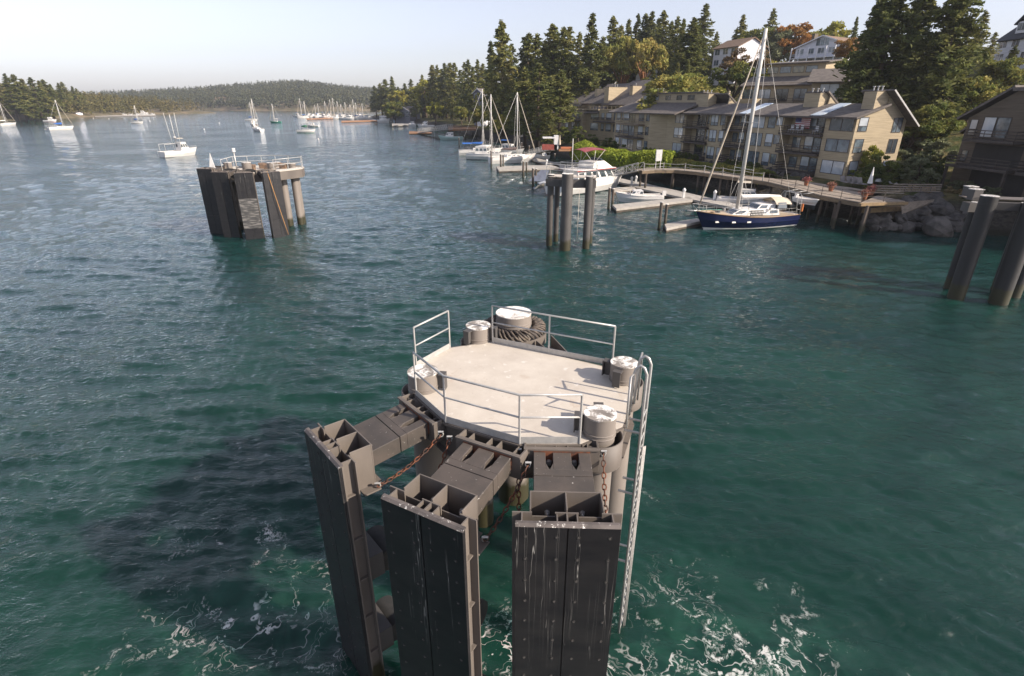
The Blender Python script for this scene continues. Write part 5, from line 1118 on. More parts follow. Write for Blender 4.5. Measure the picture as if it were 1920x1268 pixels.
a = MB(); a.tube([(5.9, .35, 1.9), (6.35, 0, 2.5), (5.9, -.35, 1.9)], .03, 5); a.tube([(5.2, .8, 1.9), (5.3, .75, 2.55), (6.3, .1, 2.62), (6.5, 0, 2.62), (6.3, -.1, 2.62), (5.3, -.75, 2.55), (5.2, -.8, 1.9)], .025, 5); a.tube([(5.4, 0, 1.85), (6.9, 0, 1.95)], .09, 5); a.build('bow_pulpit', GALV, r)
sb = MB(); sb.box((.0, 1.9, 1.75), (1.5, .03, .55)); so_ = sb.build('sign_board', BLK, r); wt_ = MB()
for row_ in range(2):
    for k in range(8): wt_.box((-.62+k*.175, 1.918, 1.87-.24*row_), (.10, .006, .12))
wt_.build('lettering', HULLW, so_)
pp = MB()
for x in (3.9, 2.3, .7): 
    b2_ = np.interp(x, [rw[1][0] for rw in rows], [rw[1][1] for rw in rows]); pp.box((x, b2_+.02, .82), (.45, .05, .16))
pp.build('porthole', HULLW, r)
for nm, x, y, z, w_ in (('winch', -2.0, 1.25, 2.0, .2), ('winch', 2.6, 0, 1.9, .22), ('hatch', 3.4, 0, 1.65, .5), ('coiled_line', 4.3, .5, 1.7, .4)):
    q_ = MB(); q_.cyl((x, y, z-.15), (x, y, z+.12), w_*.55, n=10); q_.build(nm, GALV if nm == 'winch' else SMOKE if nm == 'hatch' else mat('tan_line', (.3, .22, .14), (.22, .16, .1), 5, .9, obj=True), r)
fd = MB(); fd.cyl((-6.2, .9, 1.5), (-6.2, .9, 2.3), .14, n=8); fd.build('fender', mat('orange_fender', (.5, .16, .04), (.4, .12, .03), 2, .7, obj=True), r)
dg = thing('dinghy', (0, 0, 0), 'white dinghy hoisted at the stern of the blue sailboat', 'dinghy'); hullf(dg, 3.4, 1.5, .5, HULLW, sheer=.3, n=9); q = r.matrix_world if 0 else None
ang = r.rotation_euler.z; dg.location = (r.location.x - math.cos(ang)*7.4, r.location.y - math.sin(ang)*7.4, 2.25); dg.rotation_euler = (0, 0, ang+math.pi/2)
m = MB(); m.box((-1.7, 0, .5), (.3, .3, .6)); m.build('outboard', HULLW, dg)
rb_ = motor('small white open boat with a hard top moored behind the stern of the blue sailboat', 6.5, 2.3, .7, 1452, 1500, 388, 390, cx=(-.1, .15), ch=1.2)
rb2 = motor('small white boat with a grey cover moored behind the mast of the blue sailboat', 7.5, 2.5, .8, 1372, 1425, 383, 386, can=CANC, cx=(-.15, .2), ch=1.2)
gr = thing('dinghy', (0, 0, 0), 'green and white dinghy lying behind the bow of the blue sailboat', 'dinghy'); hullf(gr, 4.4, 1.6, .55, HULLG, n=9, stripe=HULLW); place(gr, 1350, 1306, 404, 407)
# --- motor yacht with the maroon bimini
my = thing('motor_yacht', (0, 0, 0), 'white motor yacht with a maroon bimini and red stripe behind the slender dolphin', 'motor yacht'); L2 = 15.0; rows, sec = hullf(my, L2, 4.4, 1.5, HULLW, sheer=.35, tran=.88, n=17); place(my, 1035, 1168, 367, 350); my.location.z = .1
cabinf(my, -4.2, 4.2, 3.5, 3.0, 1.5, 1.75, wins=5, rake=1.3, band=(.3, .8)); st = MB(); st.bb(-4.6, 3.6, -1.9, 1.9, 3.25, 3.33); st.build('upper_deck', HULLW, my); st = MB()
for sg in (1, -1): st.beam((-4.6, 1.91*sg, 3.22), (3.6, 1.91*sg, 3.22), .03, .09)
st.build('red_stripe', RED, my); st = MB(); st.hexa([(-1, -1.6, 3.34), (3.4, -1.3, 3.34), (3.4, 1.3, 3.34), (-1, 1.6, 3.34)], [(-1, -1.55, 4.3), (1.6, -1.2, 4.35), (1.6, 1.2, 4.35), (-1, 1.55, 4.3)]); st.build('flybridge', HULLW, my)
st = MB(); st.hexa([(1.2, -1.1, 4.35), (1.7, -1.1, 4.35), (1.7, 1.1, 4.35), (1.2, 1.1, 4.35)], [(.9, -1, 4.75), (1.0, -1, 4.75), (1.0, 1, 4.75), (.9, 1, 4.75)]); st.build('windscreen', SMOKE, my)
st = MB(); st.grid([[(x, y, 6.05+.22*math.sin((x+2.9)/4.6*math.pi)-.28*abs(y/1.5)**2) for y in np.linspace(-1.5, 1.5, 7)] for x in np.linspace(-2.9, 1.7, 7)]); st.grid([[(x, y, 6.0+.22*math.sin((x+2.9)/4.6*math.pi)-.28*abs(y/1.5)**2) for y in np.linspace(1.5, -1.5, 7)] for x in np.linspace(-2.9, 1.7, 7)]); st.build('bimini', CANM, my)
st = MB()
for sg in (1, -1):
    for a_, b_ in (((-1.0, 4.2), (-2.7, 5.8)), ((-.6, 4.2), (1.4, 5.9)), ((-.8, 4.2), (-.6, 6.0))): st.tube([(a_[0], 1.4*sg, a_[1]), (b_[0], 1.45*sg, b_[1])], .035, 5)
st.build('bimini_frame', MAST, my); st = MB()
for z in (3.9, 4.3):
    st.tube([(-1, 1.85, z), (-4.5, 1.85, z), (-4.5, -1.85, z), (-1, -1.85, z)], .025, 5)
for x in (-1.5, -3, -4.5):
    for y in (-1.85, 1.85): st.cyl((x, y, 3.33), (x, y, 4.3), .025, n=5)
st.build('boat_deck_rail', GALV, my); lifelines(my, rows[9:], .8, .022, 3)
st = MB(); st.tube([(-3.9, 0, 3.3), (-3.9, 0, 7.6)], .06, 6); st.build('mast', MAST, my)
dn = thing('dinghy', (0, 0, 0), 'grey inflatable tilted on the stern of the motor yacht', 'dinghy'); o = MB()
for sg in (1, -1): o.tube([(-1.6, .55*sg, .2), (0, .6*sg, .25), (1.2, .45*sg, .3), (1.65, 0, .38)], .2, 8)
o.build('tubes', mat('grey_rubber', (.2, .22, .26), (.15, .17, .2), 2, .6, obj=True), dn); o = MB(); o.bb(-1.5, 1.2, -.45, .45, .05, .12); o.build('floor', DECKW, dn)
q = G(1018, 345, 1.3); dn.location = (q.x, q.y, 1.0); dn.rotation_euler = (-.75, 0, .9)
tk = thing('tarp_shelter', tuple(G(1010, 340, .5)), 'grey peaked cover on the dock beside the stern of the motor yacht', 'cover'); q = G(1008, 340, .5); o = MB(); o.thick([q+Vector(v) for v in ((-1.6, 0, 0), (1.2, 0, 0), (2.0, 1.2, 1.7), (.6, 1.2, 1.7))], (0, -.9, .4), .06); o.build('cover', mat('tarp', (.12, .14, .19), (.09, .1, .14), 2, .7), tk)
rn = motor('white runabout with a small windscreen between the finger docks', 6.4, 2.3, .85, 1235, 1158, 378, 378, cx=(-.08, .22), ch=.75, out=1)
# --- three moored sailboats and the rest of the near marina
sail('nearest of the three moored sailboats, white with a dark boom cover', 11.5, 3.5, 1.35, 921, 1003, 307, 303, 174, mfrac=.08, cover=1.5, coverm=CAND, furl=1.1, wr=.03, mr=.13)
sail('middle moored sailboat with a white pilothouse', 11, 3.6, 1.3, 886, 950, 298, 299, 178, mfrac=.05, cover=1.5, furl=1.1, wheel=True, wr=.03, mr=.13)
sail('left moored sailboat with blue canvas over its cockpit', 11.5, 3.5, 1.25, 868, 935, 291, 290, 168, mfrac=.06, cover=1.3, coverm=CANB, canopy=CANB, wr=.03, mr=.13)
motor('white motorboat behind the middle moored sailboat', 9, 3, 1.0, 935, 975, 288, 290, cx=(-.2, .2), can=CANB, fly=False)
motor('white covered boat right of the moored sailboat bows', 7, 2.6, .8, 1003, 1030, 297, 301, cx=(-.2, .2), ch=.8)
motor('pale green cabin cruiser with two outboards left of the moored sailboats', 9.2, 3.0, 1.0, 868, 822, 262, 262, hm=AQUA, out=2, cx=(-.12, .22))
motor('white boat with a dark engine beyond the orange float', 7, 2.6, .9, 766, 784, 236, 237, out=1, cx=(-.2, .1))
motor('white cruiser with black windows beyond the orange float', 9.5, 3, 1.1, 812, 785, 239, 239, fly=True)
motor('small white boat by the pier beyond the checkered gangway', 8, 2.8, .9, 842, 822, 233, 233, cx=(-.2, .2)); motor('little boat left of the one by the pier', 7, 2.6, .9, 822, 806, 233, 233)
motor('yellow kayak coloured skiff by the pier', 5, 1.6, .5, 842, 852, 232, 232, hm=mat('yellow_gelcoat', (.5, .3, .03), (.4, .25, .03), 1, .5, obj=True), ch=.3)
motor('stout white trawler yacht with masts in front of the wooded point', 11, 4.2, 1.9, 706, 737, 230, 231, fly=True, mast=4.5, ch=2.1, cx=(-.3, .2))
motor('blue and white cabin boat right of the white trawler yacht', 8, 3, 1.1, 756, 740, 231, 231, hm=mat('pale_blue', (.35, .45, .6), (.3, .4, .52), 1, .5, obj=True)); motor('long white and aqua boat by the grey house dock', 13, 3, 1.0, 748, 778, 228, 228, stripe=AQUA, cx=(-.05, .15), ch=1)
# far marina
mk = 0
for i, (px, py, kind, pt) in enumerate(((558, 220, 'm', 0), (568, 222, 's', 185), (580, 221, 'm', 0), (588, 221, 'm', 0), (597, 221, 'm', 0), (600, 220, 's', 195), (607, 222, 'm', 0), (611, 221, 's', 190), (618, 221, 'm', 0), (624, 223, 's', 187), (629, 223, 's', 184), (633, 224, 'm', 0),
    (640, 224, 'm', 0), (634, 221, 's', 190), (646, 222, 'm', 0), (648, 223, 's', 192), (654, 225, 'm', 0), (640, 221, 's', 196), (660, 224, 'm', 0), (664, 223, 's', 198), (667, 224, 's', 187), (671, 221, 's', 193), (676, 222, 'm', 0), (679, 224, 'm', 0), (683, 222, 's', 194), (688, 223, 'm', 0), (594, 219, 's', 197), (657, 221, 's', 196))):
    w = R.choice((8, 9, 10, 11, 12)); k = w/ (G(px, py).length/1023*1.0) * 1.0; hw_ = k/2*.8; fl_ = R.random() < .5
    a_, b_ = (px-hw_, px+hw_) if fl_ else (px+hw_, px-hw_)
    if kind == 's': sail('white sailboat among the masts of the far marina', w, 3.2, 1.3, a_, b_, py, py+.2, pt, cover=1.3, coverm=R.choice([CANB, HULLW, CANC]), wr=.05, mr=.2, furl=1.5, group='sailboats in the far marina')
    else: motor('white cabin boat berthed in the far marina', w, 3.4, 1.4, a_, b_, py, py+.2, fly=R.random() < .6, can=R.choice([None, CANB, CANG, CANC]), ch=1.8, group='motorboats in the far marina')
# boats at anchor
sail('white sailboat at the far left edge of the water', 10, 3.1, 1.15, 2, 30, 236, 235, 188, mfrac=-.1, cover=1.2, wr=.035, mr=.17)
sail('white sailboat with a bright blue sail cover at anchor on the left', 11, 3.3, 1.25, 100, 132, 244, 243, 188, cover=2.2, coverm=CANB, wr=.035, mr=.18)
motor('white inflatable tender behind the blue covered sailboat', 3.6, 1.6, .5, 87, 97, 244, 244, ch=.2, cx=(-.1, .1))
motor('white cabin boat with a red stern near the wooded headland', 9, 3.1, 1.2, 82, 109, 229, 229, hm=HULLW, stripe=RED, fly=True)
sail('small white sailboat with blue cover before the headland docks', 8, 2.7, 1.0, 251, 265, 232, 232, 198, cover=2.2, coverm=CANB, wr=.04, mr=.16)
sail('white sailboat in the middle channel, nearest of its group', 10, 3.1, 1.2, 490, 476, 247, 246, 186, cover=1.3, coverm=CAND, wr=.035, mr=.16)
motor('white cabin boat just behind the middle channel sailboat', 8, 3, 1.2, 481, 470, 237, 236, ch=1.7)
sail('white sailboat with blue cover farthest of the middle channel group', 9.5, 3, 1.1, 466, 478, 227, 227, 192, cover=1.8, coverm=CANB, wr=.04, mr=.18)
sail('little green hulled sailboat in the channel', 7.5, 2.6, 1.0, 522, 512, 231, 231, 195, hm=HULLG, wr=.04, mr=.15); sail('sailboat with a bright green sail cover right of the channel', 8.5, 2.8, 1.1, 567, 583, 249, 249, 190, cover=2.4, coverm=CANG, wr=.03, mr=.1, stripe=HULLG)
motor('small white motorboat beside the green covered sailboat', 7, 2.5, .9, 592, 581, 238, 238, stripe=HULLG, ch=1.0)
tr_ = motor('white fishing troller with tall raised outrigger poles left of the dolphin', 9.5, 3.3, 1.25, 320, 357, 294, 291, cx=(-.02, .26), ch=2.0, can=CANC, cat='fishing boat', group=None, name='fishing_boat', mast=.1)
m = MB(); m.tube([(-.4, 0, 3.2), (-.5, 0, 9.8)], .07, 6); m.box((-.5, 0, 8.9), (.06, .9, .06)); m.build('mast', MAST, tr_)
for sg in (1, -1): m = MB(); m.tube([(-.3, 1.5*sg, 1.4), (-.6, 2.2*sg, 10.2)], .045, 5); m.build('outrigger_pole', MAST, tr_)
m = MB(); m.tube([(-4.2, -1.2, 1.3), (-4.2, -1.2, 3.0), (-1.5, -1.2, 3.1), (-1.5, 1.2, 3.1), (-4.2, 1.2, 3.0), (-4.2, 1.2, 1.3)], .05, 5); m.build('cockpit_frame', MAST, tr_); m = MB(); m.cyl((-.5, 0, 4.4), (-.5, 0, 4.65), .3, n=10); m.build('radar_dome', HULLW, tr_)
for i in range(15):
    px = 140+i*10.4+R.uniform(-3, 3); py = 218-.012*(px-140)-R.uniform(0, .6); w = R.uniform(5.5, 9); hw_ = w/(G(px, py).length/1023)/2*.9
    motor('small white boat along the dock under the wooded headland', w, 2.5, .9, px-hw_, px+hw_, py, py, ch=R.uniform(.8, 1.6), group='small boats under the headland')
for i, (px, py) in enumerate(((230, 215), (268, 215.5))): motor(('larger white yacht at the middle of the headland docks', 'larger white yacht at the right of the headland docks')[i], 13, 3.8, 1.7, px-9, px+9, py, py, fly=True, ch=2.2)
motor('white boat on the beach of the far shore', 11, 3, 1.2, 426, 438, 206.5, 206.5, ch=1.0)
def buoy(px, py, label, grp='mooring buoys'):
    q = G(px, py); b = thing('mooring_buoy', tuple(q), label, 'buoy', grp); m = MB(); s = .32; m.grid([[(q.x+s*math.sin(a)*math.cos(t_), q.y+s*math.sin(a)*math.sin(t_), .12+s*math.cos(a)) for t_ in np.linspace(0, 2*math.pi, 11)] for a in np.linspace(0.01, math.pi-.01, 7)]); m.build('float', HULLW, b); m = MB(); m.cyl((q.x, q.y, .4), (q.x, q.y, .62), .05, n=6); m.build('ring', RED, b)
for px, py, lab in ((411, 231, 'white mooring buoy alone in the open channel left of the sailboats'), (383, 243, 'white mooring buoy above the left dolphin'), (597, 262, 'white mooring buoy right of the green covered sailboat'), (527, 216, 'far white buoy in the channel'), (175, 222, 'white buoy left of the headland docks'), (204, 223, 'white buoy right of the one by the headland docks'), (281, 227, 'white buoy right of the small blue covered sailboat')): buoy(px, py, lab)
# ------------------------------------------------ trees
LC = leafmat('conifer_needles', (0.150, 0.182, 0.055), (0.290, 0.270, 0.085))
LD = leafmat('broad_leaves', (0.149, 0.191, 0.048), (0.354, 0.305, 0.076)); LO = leafmat('autumn_leaves', (0.372, 0.202, 0.046), (0.248, 0.186, 0.054), .2); LY = leafmat('yellow_green_leaves', (0.403, 0.388, 0.062), (0.248, 0.279, 0.054), .15)
LM = leafmat('madrona_leaves', (0.275, 0.299, 0.076), (0.500, 0.401, 0.119), .15); LR = leafmat('rusty_leaves', (0.264, 0.171, 0.085), (0.171, 0.132, 0.062), .2); LG = leafmat('grey_green_leaves', (0.260, 0.283, 0.162), (0.174, 0.206, 0.109), .2)
LS = leafmat('shrub_leaves', (0.087, 0.131, 0.032), (0.191, 0.218, 0.055), .3); LH = leafmat('sunlit_hedge_leaves', (.34, .40, .05), (.5, .5, .07), .1); LDR = leafmat('dry_grass', (0.500, 0.372, 0.202), (0.310, 0.217, 0.109), .2)  # hedge colour brightened, with sunlight put into it
BARK = mat('bark', (.11, .075, .05), (.06, .045, .035), 4, .9, obj=True); BARKO = mat('orange_bark', (.38, .17, .08), (.25, .12, .06), 3, .8, obj=True)
PROTO = {}
def conifer(key, seed, nb=170, per=34, rad=.17, gap=0., base=.10, m=None, lean=.35):
    """unit conifer, 20 m tall"""
    rng = np.random.default_rng(seed); Hh = 20.; root = thing('conifer_tree', (0, 0, 0), 'conifer', 'tree'); C = []; B = []
    tr = MB(); tr.tube([(0, 0, -1.5), (0, 0, Hh*.5), (rng.normal()*.15, rng.normal()*.15, Hh)], [.36, .24, .03], 6)
    Rm = Hh*rad; big = rng.normal(size=8)*.16
    for i in range(nb):
        f = ((i+rng.uniform(0, 1))/nb)**.85; h = Hh*(base+(1-base)*f); az = rng.uniform(0, 2*math.pi)
        prof = (1-f)**.72*(.35+.65*min(1, f/.16+.25)) ; L = Rm*prof*rng.uniform(.55, 1.2)*(1+big[int(az/(2*math.pi)*8) % 8]*1.2*(1-f))+.18
        if rng.random() < gap: L *= .45
        n = max(5, int(per*(L/Rm+.14))); s = rng.uniform(.12, 1, n)**.75; drop = rng.uniform(.1, .45)*(1-.5*f)
        lat = rng.normal(size=n)*L*.17*(1.15-s); ca, sa = math.cos(az), math.sin(az)
        z = h + L*s*.18 - drop*L*s**2*1.1 - np.abs(rng.normal(size=n))*L*.09
        C.append(np.stack([ca*s*L-sa*lat, sa*s*L+ca*lat, z], 1))
        if rng.random() < .35 and L > 1: tr.tube([(0, 0, h-.1), (ca*L*.5, sa*L*.5, h+L*.04), (ca*L*.85, sa*L*.85, h+L*.12-drop*L*.7)], [.07, .045, .015], 4)
    C.append(np.stack([rng.normal(size=26)*.12, rng.normal(size=26)*.12, Hh-1.2+rng.uniform(0, 1.5, 26)], 1))
    C = np.concatenate(C); q = leafquads(C, .62, rng, .55, .42); raw('crown', q, m or LC, root); tr.build('trunk', BARK, root); PROTO[key] = root; return root
def broad(key, seed, m, ncl=55, per=90, lw=1.0, bark=None, size=.5, hollow=.35, low=.25, name='broadleaf_tree'):
    """unit broadleaf, 10 m tall, ~4 m radius"""
    rng = np.random.default_rng(seed); root = thing(name, (0, 0, 0), 'tree', 'tree'); tr = MB(); C = []
    tops = [(rng.normal()*.3, rng.normal()*.3)]; tr.tube([(0, 0, -1), (0, 0, 1.2), (.1, .1, 3.0)], [.34, .26, .2], 6)
    for i in range(ncl):
        while True:
            d = rng.normal(size=3); d /= np.linalg.norm(d)
            if d[2] > -.75: break
        r = rng.uniform(.55, 1.0); rx = 4.0*lw*rng.uniform(.85, 1.15); c = np.array([d[0]*rx*r, d[1]*rx*r, 10*low+ (10-10*low)*.48 + d[2]*r*(10-10*low)*.46])
        rr = rng.uniform(.7, 1.35); p = rng.normal(size=(per, 3)); p /= np.linalg.norm(p, axis=1)[:, None]; p *= (rr*rng.uniform(hollow, 1, per)**.6)[:, None]; p[:, 2] *= .65; C.append(c+p)
        if i % 3 == 0: tr.tube([(.1, .1, 2.2+rng.uniform(0, 1)), tuple(c*.55+np.array([0, 0, 1.2])), tuple(c)], [.14, .08, .02], 5)
    raw('crown', leafquads(np.concatenate(C), size, rng, .1, .6), m, root); tr.build('trunk', bark or BARK, root); PROTO[key] = root; return root
for k in range(6): conifer('c%d' % k, 100+k, rad=(.17, .20, .15, .22, .13, .19)[k], gap=(.1, .2, .0, .25, .15, .3)[k], base=(.12, .2, .06, .1, .18, .3)[k])
conifer('big', 77, nb=300, per=44, rad=.25, gap=.22, base=.1); conifer('big2', 78, nb=280, per=44, rad=.23, gap=.15, base=.12)
conifer('thin', 79, nb=80, per=20, rad=.12, gap=.4, base=.35)
broad('b0', 1, LD); broad('b1', 2, LD, lw=.85); broad('b2', 3, LD, ncl=45, lw=1.15)
broad('o0', 4, LO); broad('y0', 5, LY, ncl=34, lw=.8); broad('m0', 6, LM, ncl=48, per=110, lw=1.25, bark=BARKO, low=.42); broad('r0', 7, LR, lw=1.2, ncl=40); broad('g0', 8, LG, lw=.75)
for q_, m_, kk in (('s0', LS, 21), ('s1', LS, 22), ('s2', LG, 23)): broad(q_, kk, m_, ncl=22, per=90, lw=1.15, low=0., size=.75, name='shrub')
for q_, m_, kk in (('d0', LDR, 24),): broad(q_, kk, m_, ncl=14, per=80, lw=1.2, low=0., size=1.3, name='dry_bush')
USED = {}; NT = [0]
def plant(key, x, y, h, z=None, wid=1., label=None, group=None, cat='tree'):
    p = PROTO[key]; base = 20. if key[0] in 'ct' or key.startswith('big') else 10.; s = h/base; z = gz(x, y) if z is None else z
    rz = R.uniform(0, 6.28)
    if key not in USED: o = p; USED[key] = 1; o.location = (x, y, z-.15); o.rotation_euler = (0, 0, rz); o.scale = (s*wid, s*wid, s)
    else: o = copytree(p, (x, y, z-.15), rz, None, (s*wid, s*wid, s))
    o['label'] = label or 'tree'; o['category'] = cat
    if group: o['group'] = group
    NT[0] += 1; return o
def ptree(key, px, pyt, Y, wid=1., label=None, group=None, cat='tree', dz=0):
    """tree standing at distance Y in the direction px, as tall as its top shows"""
    x = AY(px, 200, Y).x; z0 = gz(x, Y)+dz
    for _ in range(3): q = AY(px, pyt, Y); x = q.x
    # lateral drift between base and top is removed by using the column through the trunk's foot
    h = max(2.0, q.z - z0); return plant(key, x, Y, h, z0, wid, label, group, cat)
GC = 'conifers along the right shore'; GB_ = 'broadleaf trees on the right hillside'; GS = 'shrubs on the right bank'
con = [(701, 161, 500), (712, 157, 492), (721, 149, 485), (734, 144, 470), (746, 163, 470), (758, 157, 462), (770, 149, 455), (783, 156, 440), (791, 141, 430), (803, 150, 425), (810, 123, 400), (819, 123, 392), (827, 130, 395), (833, 119, 380),
 (843, 119, 372), (851, 119, 360), (862, 132, 350), (870, 118, 330), (877, 112, 320), (895, 113, 310), (886, 126, 300), (905, 120, 290), (920, 79, 250), (940, 39, 205), (960, 84, 235), (983, 71, 215), (992, 63, 210), (1008, 65, 212), (1022, 78, 205),
 (1037, 47, 195), (1058, 53, 190), (1068, 52, 215), (1087, 62, 205), (1100, 75, 195), (1112, 26, 188), (1130, 70, 200), (1151, 32, 215), (1165, 48, 225), (1180, 37, 230), (1197, 27, 232), (1212, 27, 225), (1224, 22, 222), (1236, 35, 225),
 (1246, 21, 210), (1260, 40, 205), (1272, 32, 195), (1283, 36, 178), (1302, 34, 165), (1324, 9, 215), (1312, 45, 190), (1395, 28, 215), (1382, 55, 222), (1452, 17, 228), (1608, 32, 200), (1345, 60, 222)]
words = ['tall', 'slim', 'dark', 'ragged', 'spired', 'full']
for i, (px, py, Y) in enumerate(con):
    key = 'big2' if (px, py) in ((940, 39), (1302, 34), (1037, 47)) else 'c%d' % R.randrange(6)
    if (px, py) in ((940, 39),): key = 'big'
    lab = 'conifer in the skyline of the wooded right shore'
    g_ = GC
    if px == 940: lab, g_ = 'tallest conifer above the three moored sailboat masts', None
    elif px == 1112: lab, g_ = 'pointed conifer rising highest above the steep shingle roofs', None
    elif px == 1324: lab, g_ = 'lone tall conifer just left of the white two storey house', None
    elif px == 1395: lab, g_ = 'broad conifer right behind the white two storey house', None
    elif px == 1452: lab, g_ = 'conifer whose top stands behind the blue sailboat masthead', None
    elif px == 1302: lab, g_ = 'big dark conifer standing over the terrace between the blocks', None
    elif px == 1608: lab, g_ = 'small conifer right of the white gabled house', None
    ptree(key, px, py, Y, R.uniform(1.0, 1.45)*(1.25 if Y > 350 else 1), lab, g_)
# fill between the skyline and the shore
def free(x, y, r=6):
    for o in sc.objects:
        if o.get('category') in ('building', 'house', 'terrace'):
            pass
    for fr_, L, d in BOXES:
        u = (x-fr_.o.x)*fr_.x.x + (y-fr_.o.y)*fr_.x.y; v = (x-fr_.o.x)*fr_.y.x + (y-fr_.o.y)*fr_.y.y
        if -r < u < L+r and -d-r < v < r*1.6: return False
    return True
BOXES = [(AR, 61, 9), (B2, 41, 14), (B4, L4, 10), (B5, L5, 10), (T5, LT, 6), (B3, 24, 11)] + HB
def vis(x, y, z): 
    px, py = PXY(x, y, z); return 650 < px < 2050
cnt = 0
for k in range(5000):
    y = R.uniform(110, 500); x = R.uniform(-130, 190); d = sdist(x, y)[0]
    if not (3 < d < 105) or not vis(x, y, 5) or not free(x, y, 6): continue
    px, _ = PXY(x, y, 8)
    if px > 1340 and y < 190: continue
    if d < 14 and R.random() < .5: continue
    zt = gz(x, y); tall = R.uniform(9, 17)
    # keep the tops under the skyline
    sk = np.interp(px, [690, 800, 900, 940, 1000, 1100, 1150, 1240, 1300, 1500, 1700, 1900], [170, 150, 128, 92, 92, 78, 78, 62, 70, 95, 80, 30]); q = AY(px, sk, y); 
    tall = min(tall, q.z-zt)
    if tall < 5: continue
    if px > 1330: tall = min(tall, 8)
    r_ = R.random(); key = 'c%d' % R.randrange(6) if r_ < .55 else R.choice(['b0', 'b1', 'b2']) if r_ < .9 else R.choice(['g0', 'r0', 'y0'])
    if key[0] != 'c': tall = min(tall, 9)
    if key[0] == 'c': plant(key, x, y, tall, None, R.uniform(1.0, 1.35), 'conifer filling the wood on the right shore', 'conifers in the wood behind the shore')
    else: plant(key, x, y, tall, None, R.uniform(.9, 1.2), {'b': 'green broadleaf tree in the wood on the right shore', 'g': 'grey green tree in the wood on the right shore', 'r': 'rusty brown tree in the wood on the right shore', 'y': 'yellowing tree in the wood on the right shore'}[key[0]], 'mixed trees of the right shore '+key[0])
    cnt += 1
    if cnt >= 170: break
# named single trees
for key, px, py, Y, w, lab in (('m0', 1172, 66, 195, .72, 'left of the two wide madronas with orange limbs above the shingle roofs'), ('m0', 1216, 68, 190, .75, 'right of the two wide madronas with orange limbs, its trunks bare and bright'),
    ('b0', 1428, 49, 205, 1.1, 'round dark broadleaf tree left of the tall mast top'), ('g0', 1464, 50, 200, 1.1, 'grey green tree right behind the tall mast top'), ('o0', 1496, 40, 200, 1.2, 'orange brown tree behind the white gabled house chimney'),
    ('y0', 1569, 37, 205, 1., 'narrow yellow tree behind the roof of the white gabled house'), ('b1', 1548, 52, 200, 1.3, 'olive tree just behind the white gabled roof'), ('o0', 1597, 68, 150, 1.2, 'orange tree at the right corner of the white gabled house'),
    ('r0', 1403, 88, 150, 1.1, 'rusty brown tree below the white two storey house'), ('b2', 1386, 112, 140, 1.2, 'dark rounded tree below the white two storey house'), ('y0', 1460, 112, 138, 1.2, 'small yellow tree beside the white house steps'),
    ('b0', 1575, 108, 135, 1.3, 'olive tree on the lawn below the white gabled house'), ('b1', 1510, 112, 140, .9, 'little green tree in front of the white gabled house'), ('y0', 795, 148, 412, 1.1, 'yellow topped tree above the grey shingled house'),
    ('y0', 812, 152, 405, .9, 'second yellow tree right of the yellow topped one above the grey house'), ('y0', 748, 168, 455, 1.3, 'orange green tree left of the blue grey house'), ('c1', 778, 178, 376, 1.5, 'dark conifer at the right end of the grey shingled house'), ('b1', 738, 186, 388, 1.2, 'leafy tree at the left end of the grey shingled house'), ('y0', 940, 213, 196, .9, 'bright yellow green bush behind the moored sailboats'),
    ('y0', 815, 190, 330, 1.2, 'yellow green tree by the dock with the gangway'), ('c2', 1033, 206, 152, 1.5, 'small bushy evergreen at the left end of the terraced block'), ('b1', 1690, 128, 100, 1.6, 'sunlit leafy tree behind the chimney of the long row'),
    ('o0', 1741, 150, 98, 1.4, 'rust coloured tree under the big dark conifers'), ('b0', 1752, 190, 84, 1.3, 'pale green bush on the slope right of the row'), ('b2', 1722, 205, 84, 1.2, 'olive shrub tree against the gable end of the row'), ('b0', 1780, 170, 88, 1.3, 'leafy tree on the slope left of the dark block'),
    ('b1', 1895, 100, 95, 1.1, 'golden green bush below the dark roofed house'), ('b0', 1310, 172, 118, 1.0, 'round olive tree under the terrace'), ('b2', 1290, 150, 128, 1.6, 'dense olive tree behind the row left of the terrace'), ('b1', 1272, 125, 138, 1.3, 'leafy tree left of the big dark conifer'),
    ('c5', 1052, 132, 158, 1.6, 'conifer with a bare pale trunk in front of the terraced block'), ('c3', 1010, 120, 165, 1.7, 'thick conifer left of the terraced block'), ('c1', 985, 128, 172, 1.6, 'conifer left of the low white house')):
    ptree(key, px, py, Y, w, lab)
ptree('big', 1700, -75, 92, 1.15, 'huge dark conifer reaching out of the picture right of the hilltop house'); ptree('big2', 1745, -50, 98, 1.0, 'huge conifer leaning into the one right of the hilltop house'); ptree('big2', 1655, -10, 100, 1.0, 'large conifer nearest the hilltop house on its right')
ptree('big', 1828, -90, 88, 1.15, 'huge brownish conifer in front of the dark roofed house'); ptree('c3', 1790, -10, 96, 1.5, 'dark conifer between the two huge ones at the upper right')
for px, py, Y in ((1755, 130, 90), (1800, 130, 90), (1840, 140, 88), (1880, 160, 90)): ptree('b%d' % R.randrange(3), px, py, Y, 1.0, 'dark leafy tree on the shaded slope behind the dark block', 'leafy trees behind the dark block')
for px, py, Y in ((1850, 20, 120), (1868, 60, 112), (1905, 85, 98), (1835, 60, 125), (1855, 95, 108)): ptree('c%d' % R.randrange(6), px, py, Y, 1.5, 'dark conifer left of the dark roofed house with the dormer', 'conifers beside the dark roofed house')
